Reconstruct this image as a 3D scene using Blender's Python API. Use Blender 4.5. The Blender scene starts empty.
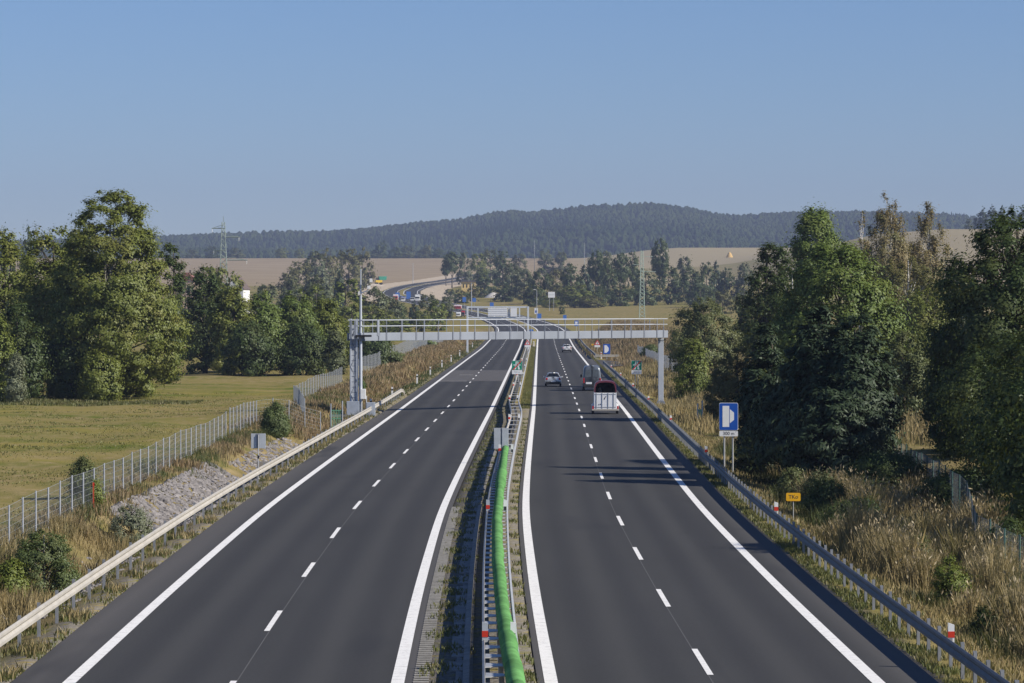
import bpy, math, random
import numpy as np
from mathutils import Vector, Matrix
S = bpy.context.scene
COL = S.collection
R = random.Random(11)
F, H, YH = 3350.0, 8.8, 305.0          # focal length in pixels, eye height, horizon row of the flat road
rad = math.radians

# ------------------------------------------------------------------ render, camera, light
S.render.engine = 'CYCLES'
S.view_settings.view_transform = 'Standard'
S.view_settings.look = 'None'
S.view_settings.gamma = 1.0
S.view_settings.use_curve_mapping = False
S.view_settings.exposure = EXPOSURE = 0.38
S.cycles.max_bounces = 6
S.cycles.diffuse_bounces = 3
S.cycles.glossy_bounces = 2
S.cycles.transmission_bounces = 3
S.cycles.volume_bounces = 0
S.cycles.use_denoising = True
try:
    S.cycles.denoiser = 'OPENIMAGEDENOISE'
    S.cycles.denoising_input_passes = 'RGB_ALBEDO_NORMAL'
    S.cycles.denoising_prefilter = 'ACCURATE'
except Exception:
    pass
cd = bpy.data.cameras.new('camera')
cam = bpy.data.objects.new('camera', cd); COL.objects.link(cam)
cd.sensor_width = 36.0
cd.lens = F / 1024 * 36.0
cd.clip_start = 0.5; cd.clip_end = 30000
cam.location = (0, 0, H)
cam.rotation_euler = (rad(90) - math.atan((341.5 - YH) / F), 0, 0)
S.camera = cam

SUN_AZ, SUN_EL = rad(109), rad(33.0)     # azimuth clockwise from +Y (the road ahead)
sd = Vector((math.sin(SUN_AZ) * math.cos(SUN_EL), math.cos(SUN_AZ) * math.cos(SUN_EL), math.sin(SUN_EL)))
sl = bpy.data.lights.new('sun', 'SUN'); sl.energy = 5.0; sl.angle = rad(0.5); sl.color = (1.0, 0.93, 0.82)
so = bpy.data.objects.new('sun', sl); COL.objects.link(so)
so.rotation_euler = (-sd).to_track_quat('-Z', 'Y').to_euler()
so.location = (60, -20, 60)
W = bpy.data.worlds.new('World'); S.world = W; W.use_nodes = True
nt = W.node_tree
bg = nt.nodes['Background']
sky = nt.nodes.new('ShaderNodeTexSky'); sky.sky_type = 'NISHITA'; sky.sun_disc = False
sky.sun_elevation = SUN_EL; sky.sun_rotation = SUN_AZ
sky.air_density = 1.0; sky.dust_density = 0.05; sky.ozone_density = 9.0; sky.altitude = 400
tint = nt.nodes.new('ShaderNodeMix'); tint.data_type = 'RGBA'; tint.blend_type = 'MULTIPLY'; tint.inputs[0].default_value = 1.0; tint.inputs[7].default_value = (1.0, .945, 1.03, 1)
nt.links.new(sky.outputs[0], tint.inputs[6]); nt.links.new(tint.outputs[2], bg.inputs[0]); bg.inputs[1].default_value = 0.077

# ------------------------------------------------------------------ shape of the land
def table(pts, width, step=5.0):
    p = np.array(pts, float)
    x = np.arange(-200, 8001, step)
    y = np.interp(x, p[:, 0], p[:, 1])
    k = max(1, int(width / step)) | 1
    for _ in range(2):
        y = np.convolve(np.pad(y, k // 2, mode='edge'), np.ones(k) / k, mode='valid')
    return x, y
ZT = table([(-200, 0), (700, 0), (760, .45), (960, 1.35), (1100, 2.9), (1200, 3.6), (1350, 6), (1500, 7.9), (1700, 11.3),
            (1850, 14.9), (1950, 17.5), (2100, 22), (2300, 25.3), (2600, 31.3), (3000, 43), (3300, 55), (3500, 57), (4100, 32), (8000, 30)], 70)
XT = table([(-200, 3.8), (0, 1.75), (60, 1.08), (78, .92), (100, .70), (142, .55), (180, .84), (218, 1.2), (281, 1.82), (393, 2.75), (540, 3.95), (754, 5.75),
            (900, 7.1), (960, 7.4), (1010, 7.0), (1100, 4.4), (1200, 1.0), (1350, -11), (1500, -26), (1700, -47), (1850, -60), (1930, -62), (2010, -60), (2100, -53), (2300, -42),
            (2600, -26), (3000, -5), (3400, 20), (8000, 20)], 25)
def z0(d): return np.interp(d, *ZT)
def xr(d): return np.interp(d, *XT)          # inner (left) edge line of the right carriageway
def sst(a, b, x):
    t = np.clip((np.asarray(x, float) - a) / (b - a), 0, 1)
    return t * t * (3 - 2 * t)
PL = np.array([(-60, 0), (-30, .05), (-22, .15), (-18.6, .35), (-17.3, .25), (-15.6, -.75), (-14.4, -.35), (-13.4, -.06), (-12.7, -.03), (-12.6, -.16), (-3.25, -.16), (-3.15, -.02),
               (-.36, -.02), (-.28, -.16), (9.0, -.16), (9.1, -.02), (10.6, -.05), (12.3, -.5), (14, -.4), (17, .1), (22, .5), (30, 1.3), (45, 1.6), (90, 0)])
def terrain(X, d):
    X = np.asarray(X, float); d = np.asarray(d, float)
    s = X - xr(d)
    fade = 1 - sst(850, 1000, d)
    z = z0(d)
    prof = np.interp(s, PL[:, 0], PL[:, 1])
    onroad = (s > -12.62) & (s < 9.05)
    z = z + np.where(onroad, prof, prof * fade)
    bank = sst(11, 19, s) * (1 - sst(40, 90, s)) * sst(545, 640, d) * (1 - sst(820, 960, d))
    z = z + 3.0 * bank
    bankl = sst(13.5, 17, -s) * (1 - sst(26, 50, -s)) * sst(380, 520, d) * (1 - sst(820, 960, d))
    z = z + 0.9 * bankl
    hr = sst(150, 330, X) * sst(1700, 2600, d) * (1 - sst(2650, 3200, d))
    z = z + 36 * hr + 10.5 * sst(60, 170, X) * sst(2650, 3250, d) * (1 - sst(3500, 4000, d))
    off = sst(12, 20, np.abs(s + 1.7))
    z = z + off * (.10 * np.sin(X * .9 + d * .31) * np.sin(d * .23 + X * .17) + .08 * np.sin(X * .37 - d * .13))
    return z
def ter(X, d): return float(terrain(X, d))
def at(px, d):                                # a point on the land seen in picture column px at distance d
    X = (px - 512) * d / F
    return Vector((X, d, ter(X, d)))

# ------------------------------------------------------------------ materials
def new_mat(name):
    m = bpy.data.materials.new(name); m.use_nodes = True
    n = m.node_tree; n.nodes.clear()
    out = n.nodes.new('ShaderNodeOutputMaterial')
    return m, n, out
def nd(n, t, **kw):
    x = n.nodes.new(t)
    for k, v in kw.items():
        if k.startswith('i_'): x.inputs[k[2:].replace('_', ' ')].default_value = v
        else: setattr(x, k, v)
    return x
def c4(c): return (c[0], c[1], c[2], 1.0)
def mix(n, fac, a, b, blend='MIX'):
    m = n.nodes.new('ShaderNodeMix'); m.data_type = 'RGBA'; m.blend_type = blend
    for sock, v in ((m.inputs[0], fac), (m.inputs[6], a), (m.inputs[7], b)):
        if hasattr(v, 'is_linked'): n.links.new(v, sock)
        elif isinstance(v, (tuple, list)): sock.default_value = c4(v)
        else: sock.default_value = v
    return m.outputs[2]
def noise(n, scale, detail=3, vec=None, stretch=None, rough=.55):
    tc = n.nodes.new('ShaderNodeTexCoord')
    v = tc.outputs['Object'] if vec is None else vec
    if stretch:
        mp = n.nodes.new('ShaderNodeMapping'); mp.inputs['Scale'].default_value = stretch
        n.links.new(v, mp.inputs[0]); v = mp.outputs[0]
    x = nd(n, 'ShaderNodeTexNoise'); x.inputs['Scale'].default_value = scale; x.inputs['Detail'].default_value = detail
    x.inputs['Roughness'].default_value = rough
    n.links.new(v, x.inputs['Vector'])
    return x.outputs['Fac']
def ramp(n, fac, lo, hi):
    m = nd(n, 'ShaderNodeMapRange'); m.inputs[1].default_value = lo; m.inputs[2].default_value = hi
    n.links.new(fac, m.inputs[0]); return m.outputs[0]
def mat(name, c, rough=.6, metal=0.0, var=.25, scale=3.0, c2=None, bump=0.0, spec=.4):
    m, n, out = new_mat(name)
    b = nd(n, 'ShaderNodeBsdfPrincipled')
    f = noise(n, scale, 4)
    dark = c2 if c2 is not None else tuple(x * (1 - var) for x in c)
    lite = tuple(min(1, x * (1 + var * .5)) for x in c)
    n.links.new(mix(n, ramp(n, f, .3, .7), dark, lite), b.inputs['Base Color'])
    b.inputs['Roughness'].default_value = rough; b.inputs['Metallic'].default_value = metal
    b.inputs['Specular IOR Level'].default_value = spec
    if bump:
        bp = nd(n, 'ShaderNodeBump'); bp.inputs['Strength'].default_value = bump; bp.inputs['Distance'].default_value = .02
        n.links.new(noise(n, scale * 8, 3), bp.inputs['Height']); n.links.new(bp.outputs[0], b.inputs['Normal'])
    n.links.new(b.outputs[0], out.inputs[0])
    return m
def leaf_mat(name, c1, c2, c3=None, trans=.30, rough_scale=.35):
    m, n, out = new_mat(name)
    g = nd(n, 'ShaderNodeNewGeometry')
    col = mix(n, g.outputs['Random Per Island'], c1, c2)
    if c3 is not None:
        col = mix(n, ramp(n, noise(n, rough_scale, 2), .5, .68), col, c3)
    d = nd(n, 'ShaderNodeBsdfDiffuse'); t = nd(n, 'ShaderNodeBsdfTranslucent')
    n.links.new(col, d.inputs[0])
    n.links.new(mix(n, .5, col, (.16, .17, .02)), t.inputs[0])
    gl = nd(n, 'ShaderNodeBsdfGlossy'); gl.inputs['Roughness'].default_value = .55; gl.inputs[0].default_value = (.8, .85, .8, 1)
    ms = nd(n, 'ShaderNodeMixShader'); ms.inputs[0].default_value = trans
    n.links.new(d.outputs[0], ms.inputs[1]); n.links.new(t.outputs[0], ms.inputs[2])
    m2 = nd(n, 'ShaderNodeMixShader'); m2.inputs[0].default_value = .03
    n.links.new(ms.outputs[0], m2.inputs[1]); n.links.new(gl.outputs[0], m2.inputs[2])
    n.links.new(m2.outputs[0], out.inputs[0])
    return m

# ------------------------------------------------------------------ mesh helpers
class MB:
    def __init__(self): self.v = []; self.f = []
    def add(self, vs, fs):
        o = len(self.v); self.v += [tuple(x) for x in vs]; self.f += [tuple(i + o for i in q) for q in fs]; return self
    def box(self, cx, cy, cz, sx, sy, sz, rz=0.0, top=1.0):
        c, s = math.cos(rz), math.sin(rz); vs = []
        for k, (zz, t) in enumerate(((-.5, 1.0), (.5, top))):
            for (a, b) in ((-.5, -.5), (.5, -.5), (.5, .5), (-.5, .5)):
                x, y = a * sx * t, b * sy * t
                vs.append((cx + x * c - y * s, cy + x * s + y * c, cz + zz * sz))
        return self.add(vs, [(0, 3, 2, 1), (4, 5, 6, 7), (0, 1, 5, 4), (1, 2, 6, 5), (2, 3, 7, 6), (3, 0, 4, 7)])
    def tube(self, pts, rads, n=8, cap=True):
        rings = []; P = [Vector(p) for p in pts]
        if not hasattr(rads, '__len__'): rads = [rads] * len(P)
        base = len(self.v); vs = []; fs = []
        for i, p in enumerate(P):
            t = (P[min(i + 1, len(P) - 1)] - P[max(i - 1, 0)])
            t = t.normalized() if t.length > 1e-9 else Vector((0, 0, 1))
            a = t.cross(Vector((0, 0, 1)) if abs(t.z) < .9 else Vector((1, 0, 0))).normalized(); b = t.cross(a)
            for k in range(n):
                an = 2 * math.pi * k / n
                vs.append(p + a * (rads[i] * math.cos(an)) + b * (rads[i] * math.sin(an)))
        for i in range(len(P) - 1):
            for k in range(n):
                q = (k + 1) % n
                fs.append((i * n + k, i * n + q, (i + 1) * n + q, (i + 1) * n + k))
        if cap:
            fs.append(tuple(range(n))[::-1]); fs.append(tuple((len(P) - 1) * n + k for k in range(n)))
        return self.add(vs, fs)
    def sweep(self, path, prof, closed=False, caps=True):
        # path: (x, y, z, side-vector x, y); prof: (side offset, height)
        n = len(prof); vs = []; fs = []
        for (x, y, z, ax, ay) in path:
            for (o, h) in prof: vs.append((x + ax * o, y + ay * o, z + h))
        m = n if closed else n - 1
        for i in range(len(path) - 1):
            for k in range(m):
                q = (k + 1) % n
                fs.append((i * n + k, i * n + q, (i + 1) * n + q, (i + 1) * n + k))
        if closed and caps:
            fs.append(tuple(range(n))[::-1]); fs.append(tuple((len(path) - 1) * n + k for k in range(n)))
        return self.add(vs, fs)
    def prism(self, poly, y0, y1):            # polygon in x-z extruded along y
        n = len(poly)
        vs = [(x, y0, z) for x, z in poly] + [(x, y1, z) for x, z in poly]
        fs = [tuple(range(n)), tuple(range(n, 2 * n))[::-1]] + [(i, i + n, (i + 1) % n + n, (i + 1) % n) for i in range(n)]
        return self.add(vs, fs)
    def build(self, name, m, parent=None, origin=None, smooth=False, bevel=0.0):
        o = Vector(origin) if origin is not None else Vector((0, 0, 0))
        me = bpy.data.meshes.new(name)
        me.from_pydata([(x - o.x, y - o.y, z - o.z) for x, y, z in self.v], [], self.f); me.update()
        if smooth: me.polygons.foreach_set('use_smooth', [True] * len(me.polygons))
        return link(name, me, m, parent, None if parent else origin, bevel)
def link(name, me, m, parent=None, loc=None, bevel=0.0):
    ob = bpy.data.objects.new(name, me); COL.objects.link(ob)
    if m is not None: me.materials.append(m)
    if isinstance(parent, tuple): ob.parent = parent[0]; ob.location = parent[1]; ob.rotation_euler = (0, 0, parent[2])
    elif parent is not None: ob.parent = parent
    elif loc is not None: ob.location = loc
    if bevel:
        md = ob.modifiers.new('bevel', 'BEVEL'); md.width = bevel; md.segments = 2; md.limit_method = 'ANGLE'
    return ob
def tag(o, label=None, cat=None, group=None, kind=None):
    for k, v in (('label', label), ('category', cat), ('group', group), ('kind', kind)):
        if v: o[k] = v
    return o
def thing(name, label, cat, loc=(0, 0, 0), rz=0.0, group=None):
    o = bpy.data.objects.new(name, None); COL.objects.link(o); o.location = loc; o.rotation_euler = (0, 0, rz)
    o.empty_display_size = .3
    return tag(o, label, cat, group)
def copy_tree(o, parent=None):
    c = o.copy(); COL.objects.link(c)
    if parent is not None: c.parent = parent
    for ch in [x for x in ALLCH.get(o.name, [])]: copy_tree(ch, c)
    return c
ALLCH = {}
def remember(o):                              # list the parts of a thing once, so that copies are quick
    for x in COL.objects:
        if x.parent is not None: ALLCH.setdefault(x.parent.name, [])
    for x in COL.objects:
        if x.parent is not None and x not in ALLCH[x.parent.name]: ALLCH[x.parent.name].append(x)
def mesh_np(name, V, nper, m, parent=None, loc=None, nrm_smooth=False):
    """V: (N, nper, 3) separate polygons"""
    N = V.shape[0]; me = bpy.data.meshes.new(name)
    me.vertices.add(N * nper); me.vertices.foreach_set('co', np.ascontiguousarray(V, np.float32).ravel())
    me.loops.add(N * nper); me.loops.foreach_set('vertex_index', np.arange(N * nper, dtype=np.int32))
    me.polygons.add(N); me.polygons.foreach_set('loop_start', np.arange(0, N * nper, nper, dtype=np.int32))
    me.update(calc_edges=True)
    return link(name, me, m, parent, loc)
def grid_mesh(name, P, uv, m, attrs=None):
    """P: (rows, cols, 3)"""
    r, c = P.shape[:2]; me = bpy.data.meshes.new(name)
    me.vertices.add(r * c); me.vertices.foreach_set('co', np.ascontiguousarray(P, np.float32).ravel())
    i = np.arange(r * c).reshape(r, c)
    q = np.stack([i[:-1, :-1], i[:-1, 1:], i[1:, 1:], i[1:, :-1]], -1).reshape(-1, 4)
    me.loops.add(q.size); me.loops.foreach_set('vertex_index', q.ravel().astype(np.int32))
    me.polygons.add(len(q)); me.polygons.foreach_set('loop_start', np.arange(0, q.size, 4, dtype=np.int32))
    me.update(calc_edges=True)
    me.polygons.foreach_set('use_smooth', np.ones(len(q), bool))
    if uv is not None:
        l = me.uv_layers.new(name='UVMap'); l.data.foreach_set('uv', np.ascontiguousarray(uv.reshape(-1, 2)[q.ravel()], np.float32).ravel())
    for k, a in (attrs or {}).items():
        at_ = me.attributes.new(k, 'FLOAT', 'POINT'); at_.data.foreach_set('value', np.ascontiguousarray(a, np.float32).ravel())
    return link(name, me, m)

# ------------------------------------------------------------------ ground sheet
rows = np.concatenate([np.arange(-80, 60, 6), np.arange(60, 340, 1.5), np.arange(340, 1000, 6), np.arange(1000, 4260, 16)])
core = np.concatenate([np.arange(-30, -13, .8), [-12.7, -12.6, -10, -7, -4, -3.25, -3.15, -2.5, -1.8, -1, -.36, -.28, 2, 5, 8, 9.0, 9.1], np.arange(9.7, 34, .8)])
ex = 34 * 1.16 ** np.arange(0, 31)
cols = np.unique(np.concatenate([-ex, core, ex]))
DD, SS = np.meshgrid(rows, cols, indexing='ij')
XX = SS + xr(DD)
ZZ = terrain(XX, DD)
rng = np.random.default_rng(5)
def wav(X, D, a, b, ph): return np.sin(X * a + ph) * np.sin(D * b + ph * 1.7)
# ground kinds: how dry, how ploughed, how gravelly
dry = np.clip(.45 + .25 * wav(XX, DD, .05, .02, 1) + .2 * wav(XX, DD, .13, .05, 2), 0, 1)
near_l = sst(12.5, 14, -SS) * (1 - sst(18.5, 20.5, -SS)) * (DD < 1000)
near_r = sst(10.8, 12.5, SS) * (1 - sst(30, 45, SS)) * (DD < 1100)
dry = np.maximum(dry * (1 - near_l) + .85 * near_l, near_r * .8)
dry = np.where((SS > -12.8) & (SS < 9.3), .5, dry)
dry = np.where((SS > 9.05) & (SS < 10.9), .35, dry)
dry = np.where((SS > -.0 - 1.0) & (SS < .2) & (DD > 270), .25, dry)
dry = np.where((DD > 880) & (DD < 1500) & (SS > 12), .62, dry)
soil = sst(2050, 2150, DD) * (1 - sst(1, 30, XX + .0 * DD - 60 - .0 * DD)) * np.where(SS > 26, .55, 1)
soil = np.where((DD > 2050) & (np.abs(SS + 2) > 24), np.maximum(soil, .9), soil)
soil = np.where((XX > 250) & (DD > 1900), .85, soil)
soil = np.where((XX > 60) & (DD > 2450) & (DD < 2850) & (XX < 250), .25, soil)
tan = sst(40, 90, XX) * (DD > 2050)
earth = ((np.abs(SS + 1.7) > 11) & (np.abs(SS + 1.7) < 26)) * sst(1600, 1700, DD) * (1 - sst(2650, 2750, DD)) * 1.0
grav = (((SS > -3.3) & (SS < -.2)) | ((SS > -13.6) & (SS < -12.4)) | ((SS > 9.0) & (SS < 9.35))) * (DD < 300) * 1.0
grav = np.maximum(grav, (((SS > -3.3) & (SS < -1.9)) | ((SS > -13.2) & (SS < -12.4)) | ((SS > 9.0) & (SS < 9.5))) * (DD < 1100) * .8)
m, n, out = new_mat('land')
def attr(n, nm):
    a = nd(n, 'ShaderNodeAttribute'); a.attribute_name = nm; return a.outputs['Fac']
n1 = ramp(n, noise(n, .9, 5, stretch=(1, .35, 1)), .3, .7)
n2 = ramp(n, noise(n, .06, 5, stretch=(.7, 1.6, 1), rough=.65), .40, .60)
n4 = ramp(n, noise(n, .11, 5, stretch=(.45, 1.5, 1), rough=.7), .44, .60)
n3 = ramp(n, noise(n, 7, 4), .3, .7)
green = mix(n, n2, (.100, .130, .024), (.245, .205, .062))
green = mix(n, n4, green, (.235, .195, .075))
straw = mix(n, n1, (.18, .14, .06), (.30, .235, .12))
mm = nd(n, 'ShaderNodeMath', operation='ADD'); n.links.new(attr(n, 'dry'), mm.inputs[0])
mq = nd(n, 'ShaderNodeMath', operation='MULTIPLY_ADD'); n.links.new(n1, mq.inputs[0]); mq.inputs[1].default_value = .7; mq.inputs[2].default_value = -.35
n.links.new(mq.outputs[0], mm.inputs[1])
grass = mix(n, ramp(n, mm.outputs[0], .15, 1.0), green, straw)
grass = mix(n, mix(n, .5, n3, n3), grass, grass)
soilc = mix(n, ramp(n, noise(n, .02, 5, stretch=(1, 4, 1)), .35, .65), (.265, .205, .128), (.34, .27, .175))
soilc = mix(n, attr(n, 'tan'), soilc, (.36, .30, .19))
col = mix(n, attr(n, 'soil'), grass, soilc)
col = mix(n, attr(n, 'earth'), col, mix(n, n1, (.42, .34, .24), (.55, .47, .36)))
gm = nd(n, 'ShaderNodeMath', operation='MULTIPLY'); n.links.new(attr(n, 'grav'), gm.inputs[0])
n.links.new(ramp(n, noise(n, 1.6, 5), .36, .5), gm.inputs[1])
col = mix(n, gm.outputs[0], col, mix(n, n3, (.11, .10, .085), (.25, .23, .20)))
b = nd(n, 'ShaderNodeBsdfDiffuse'); n.links.new(col, b.inputs[0])
bp = nd(n, 'ShaderNodeBump'); bp.inputs['Strength'].default_value = .8; bp.inputs['Distance'].default_value = .06
n.links.new(noise(n, 9, 5), bp.inputs['Height']); n.links.new(bp.outputs[0], b.inputs['Normal'])
n.links.new(b.outputs[0], out.inputs[0])
g = grid_mesh('ground', np.stack([XX, DD, ZZ], -1), None, m, dict(dry=dry, soil=soil, tan=tan, earth=earth, grav=grav))
tag(g, kind='structure')

# ------------------------------------------------------------------ road
def strip(name, s0, s1, d0, d1, dz, m, ds=4.0, ncol=2, rib=None):
    d = np.arange(d0, d1 + ds * .5, ds)
    if ds > 3: d = np.unique(np.concatenate([d, rows[(rows > d0) & (rows < d1)]]))
    d = np.clip(d, d0, d1); d = np.unique(d)
    s = np.linspace(0, 1, ncol)
    D, T = np.meshgrid(d, s, indexing='ij')
    a = s0(D) if callable(s0) else s0; b = s1(D) if callable(s1) else s1
    SSx = a + (b - a) * T
    P = np.stack([SSx + xr(D), D, z0(D) + dz], -1)
    return tag(grid_mesh(name, P, np.stack([SSx, D], -1), m), kind='structure')
m, n, out = new_mat('asphalt')
uvn = nd(n, 'ShaderNodeUVMap')
sx = nd(n, 'ShaderNodeSeparateXYZ'); n.links.new(uvn.outputs[0], sx.inputs[0])
def band(c, w):
    a = nd(n, 'ShaderNodeMath', operation='SUBTRACT'); n.links.new(sx.outputs[0], a.inputs[0]); a.inputs[1].default_value = c
    e = nd(n, 'ShaderNodeMath', operation='ABSOLUTE'); n.links.new(a.outputs[0], e.inputs[0])
    r = nd(n, 'ShaderNodeMapRange'); r.interpolation_type = 'SMOOTHSTEP'
    r.inputs[1].default_value = w; r.inputs[2].default_value = 0; n.links.new(e.outputs[0], r.inputs[0]); return r.outputs[0]
def addm(a, b):
    x = nd(n, 'ShaderNodeMath', operation='ADD'); x.use_clamp = True; n.links.new(a, x.inputs[0]); n.links.new(b, x.inputs[1]); return x.outputs[0]
tr = None
for lc in (-9.35, -5.5, 1.95, 5.8):
    for o in (-.85, .85):
        t = band(lc + o, .65); tr = t if tr is None else addm(tr, t)
sh = addm(band(-12.25, 1.35), addm(band(9.0, 1.3), addm(band(-3.3, .35), band(-.2, .3))))
streak = ramp(n, noise(n, .55, 4, vec=uvn.outputs[0], stretch=(1.4, .018, 1)), .3, .7)
fine = ramp(n, noise(n, 9, 4, vec=uvn.outputs[0]), .3, .7)
blot = ramp(n, noise(n, .22, 4, vec=uvn.outputs[0], stretch=(1, .25, 1)), .3, .7)
c = mix(n, streak, (.0295, .0295, .0290), (.0465, .0458, .0440))
blf = nd(n, 'ShaderNodeMath', operation='MULTIPLY'); n.links.new(blot, blf.inputs[0]); blf.inputs[1].default_value = .75
c = mix(n, blf.outputs[0], c, (.053, .0522, .0500))
mid_ = addm(band(-9.35, .55), addm(band(-5.5, .55), addm(band(1.95, .55), band(5.8, .55))))
mfm = nd(n, 'ShaderNodeMath', operation='MULTIPLY'); n.links.new(mid_, mfm.inputs[0]); mfm.inputs[1].default_value = .75
c = mix(n, mfm.outputs[0], c, (.055, .0538, .0512))
tf = nd(n, 'ShaderNodeMath', operation='MULTIPLY'); n.links.new(tr, tf.inputs[0]); tf.inputs[1].default_value = .6
c = mix(n, tf.outputs[0], c, (.028, .0275, .0285))
c = mix(n, sh, c, mix(n, streak, (.078, .074, .071), (.105, .099, .094)))
fm = nd(n, 'ShaderNodeMath', operation='MULTIPLY'); n.links.new(fine, fm.inputs[0]); fm.inputs[1].default_value = .38
c = mix(n, fm.outputs[0], c, (.066, .064, .062))
ox = ramp(n, noise(n, .35, 3, vec=uvn.outputs[0], stretch=(1, .12, 1)), .60, .72)
oxm = nd(n, 'ShaderNodeMath', operation='MULTIPLY'); n.links.new(ox, oxm.inputs[0]); oxm.inputs[1].default_value = .6
c = mix(n, oxm.outputs[0], c, (.028, .028, .03))
b = nd(n, 'ShaderNodeBsdfPrincipled'); n.links.new(c, b.inputs['Base Color']); b.inputs['Roughness'].default_value = .85
b.inputs['Specular IOR Level'].default_value = .22
n.links.new(b.outputs[0], out.inputs[0]); ASPH = m
PALE = mat('worn_asphalt', (.105, .10, .098), .9, var=.2, scale=.8, spec=.2)
EW = lambda D: -12.6 + .35 * sst(200, 330, D)
strip('road_left_carriageway', EW, -3.2, -80, 2660, .0, ASPH, 6, 6)
strip('road_right_carriageway', -.32, 9.05, -80, 2660, .0, ASPH, 6, 6)
strip('bridge_deck_surface', -11.0, -3.75, 388, 452, .004, PALE, 4, 4)
strip('road_seam', -11.05, -7.9, 386.5, 387.9, .007, mat('joint_sealer', (.3, .29, .27), .9), .5, 3)
strip('road_seam', -9.6, -7.9, 421.0, 422.6, .007, bpy.data.materials['joint_sealer'], .5, 3)
SEAM = mat('dark_seam', (.10, .098, .096), .9, var=.1)
strip('road_seam', -7.36, -7.33, 60, 1000, .004, SEAM, 4)
strip('road_seam', 3.75, 3.78, 60, 1000, .004, SEAM, 4)
m, n, out = new_mat('road_paint')
b = nd(n, 'ShaderNodeBsdfPrincipled'); b.inputs['Roughness'].default_value = .75; b.inputs['Specular IOR Level'].default_value = .2
pc = mix(n, ramp(n, noise(n, 3.2, 9, rough=.82), .50, .74), (.80, .79, .76), (.36, .35, .335))
n.links.new(pc, b.inputs['Base Color']); n.links.new(b.outputs[0], out.inputs[0]); PAINT = m
LW = .25
for nm, c in (('edge_line_left', -11.23), ('edge_line_left_inner', -3.58), ('edge_line_right_inner', 0.0), ('edge_line_right', 7.62)):
    o = strip('road_edge_marking', c - LW * .62, c + LW * .62, -80, 2600, .008, PAINT, 6)
# lane dashes 6 m long every 18 m, one marking object for each carriageway
def dashes(c, first, w=.15):
    V = []
    for k in range(-6, 90):
        d0 = first + 18 * k
        for j in range(3):
            a, b_ = d0 + 2 * j, d0 + 2 * j + 2
            V.append([(c - w / 2 + xr(a), a, z0(a) + .009), (c + w / 2 + xr(a), a, z0(a) + .009), (c + w / 2 + xr(b_), b_, z0(b_) + .009), (c - w / 2 + xr(b_), b_, z0(b_) + .009)])
    return tag(mesh_np('lane_marking', np.array(V, float), 4, PAINT), kind='structure')
DL = H * F / (621 - YH) - 3.0
dashes(-7.42, DL)
dashes(3.82, H * F / (662 - YH) - 3 - 0)  # right lane dashes; phase read off the photo
# emergency bay on the right
def poly_sheet(name, pts, dz, m):
    me = bpy.data.meshes.new(name)
    me.from_pydata([(s + float(xr(d)), d, float(z0(d)) + dz) for s, d in pts], [], [tuple(range(len(pts)))]); me.update()
    return tag(link(name, me, m), kind='structure')
BAYM = mat('bay_asphalt', (.075, .072, .07), .9, var=.2, scale=.6, spec=.2)
poly_sheet('emergency_bay', [(9.0, 470), (12.6, 486), (12.6, 522), (9.0, 545)], .012, BAYM)
# ------------------------------------------------------------------ shared materials
STEEL = mat('galvanised_steel', (.46, .47, .48), .5, .35, var=.18, scale=2.5)
DUSTY = mat('dusty_rail_steel', (.46, .43, .375), .55, .1, var=.16, scale=1.2)
RAILR = mat('shade_dark_rail_steel', (.13, .135, .147), .65, .0, var=.2, scale=1.5)  # steel colour darkened to stand for the rail's unlit face
POSTM = mat('post_steel', (.31, .32, .335), .55, .3, var=.2)
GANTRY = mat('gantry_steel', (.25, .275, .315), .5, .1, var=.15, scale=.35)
GANTRYC = mat('brightened_gantry_steel', (.46, .495, .55), .5, .05, var=.12, scale=.6)  # gantry steel lightened, sunlight on columns and handrails put into the colour
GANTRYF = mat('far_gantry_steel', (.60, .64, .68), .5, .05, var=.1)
GANTRYD = mat('gantry_bracket_steel', (.20, .22, .26), .55, .2, var=.15)
WHITE = mat('white_plastic', (.80, .80, .78), .5, var=.08)
RED = mat('red_reflector', (.62, .045, .02), .4, var=.1)
ORANGE = mat('orange_plastic', (.75, .20, .02), .45, var=.1)
BLACK = mat('black_plastic', (.02, .02, .022), .5, var=.2)
SIGNW = mat('sign_white', (.78, .79, .80), .45, var=.06)
SIGNB = mat('sign_blue', (.012, .085, .42), .4, var=.08)
SIGNG = mat('sign_green', (.0, .25, .15), .4, var=.08)
SIGNR = mat('sign_red', (.60, .03, .035), .4, var=.08)
SIGNY = mat('sign_yellow', (.80, .42, .01), .5, var=.1)
SIGNK = mat('sign_dark', (.04, .04, .045), .5)
BACKM = mat('sign_back_grey', (.50, .53, .56), .5, .2, var=.12)
CONC = mat('concrete', (.28, .265, .24), .9, var=.25, scale=2, bump=.4, spec=.2)
GREEN = mat('green_netting', (.125, .30, .10), .95, var=.38, scale=1.4, spec=.05)
GREENP = mat('green_gate_steel', (.15, .36, .22), .5, var=.15)

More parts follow.
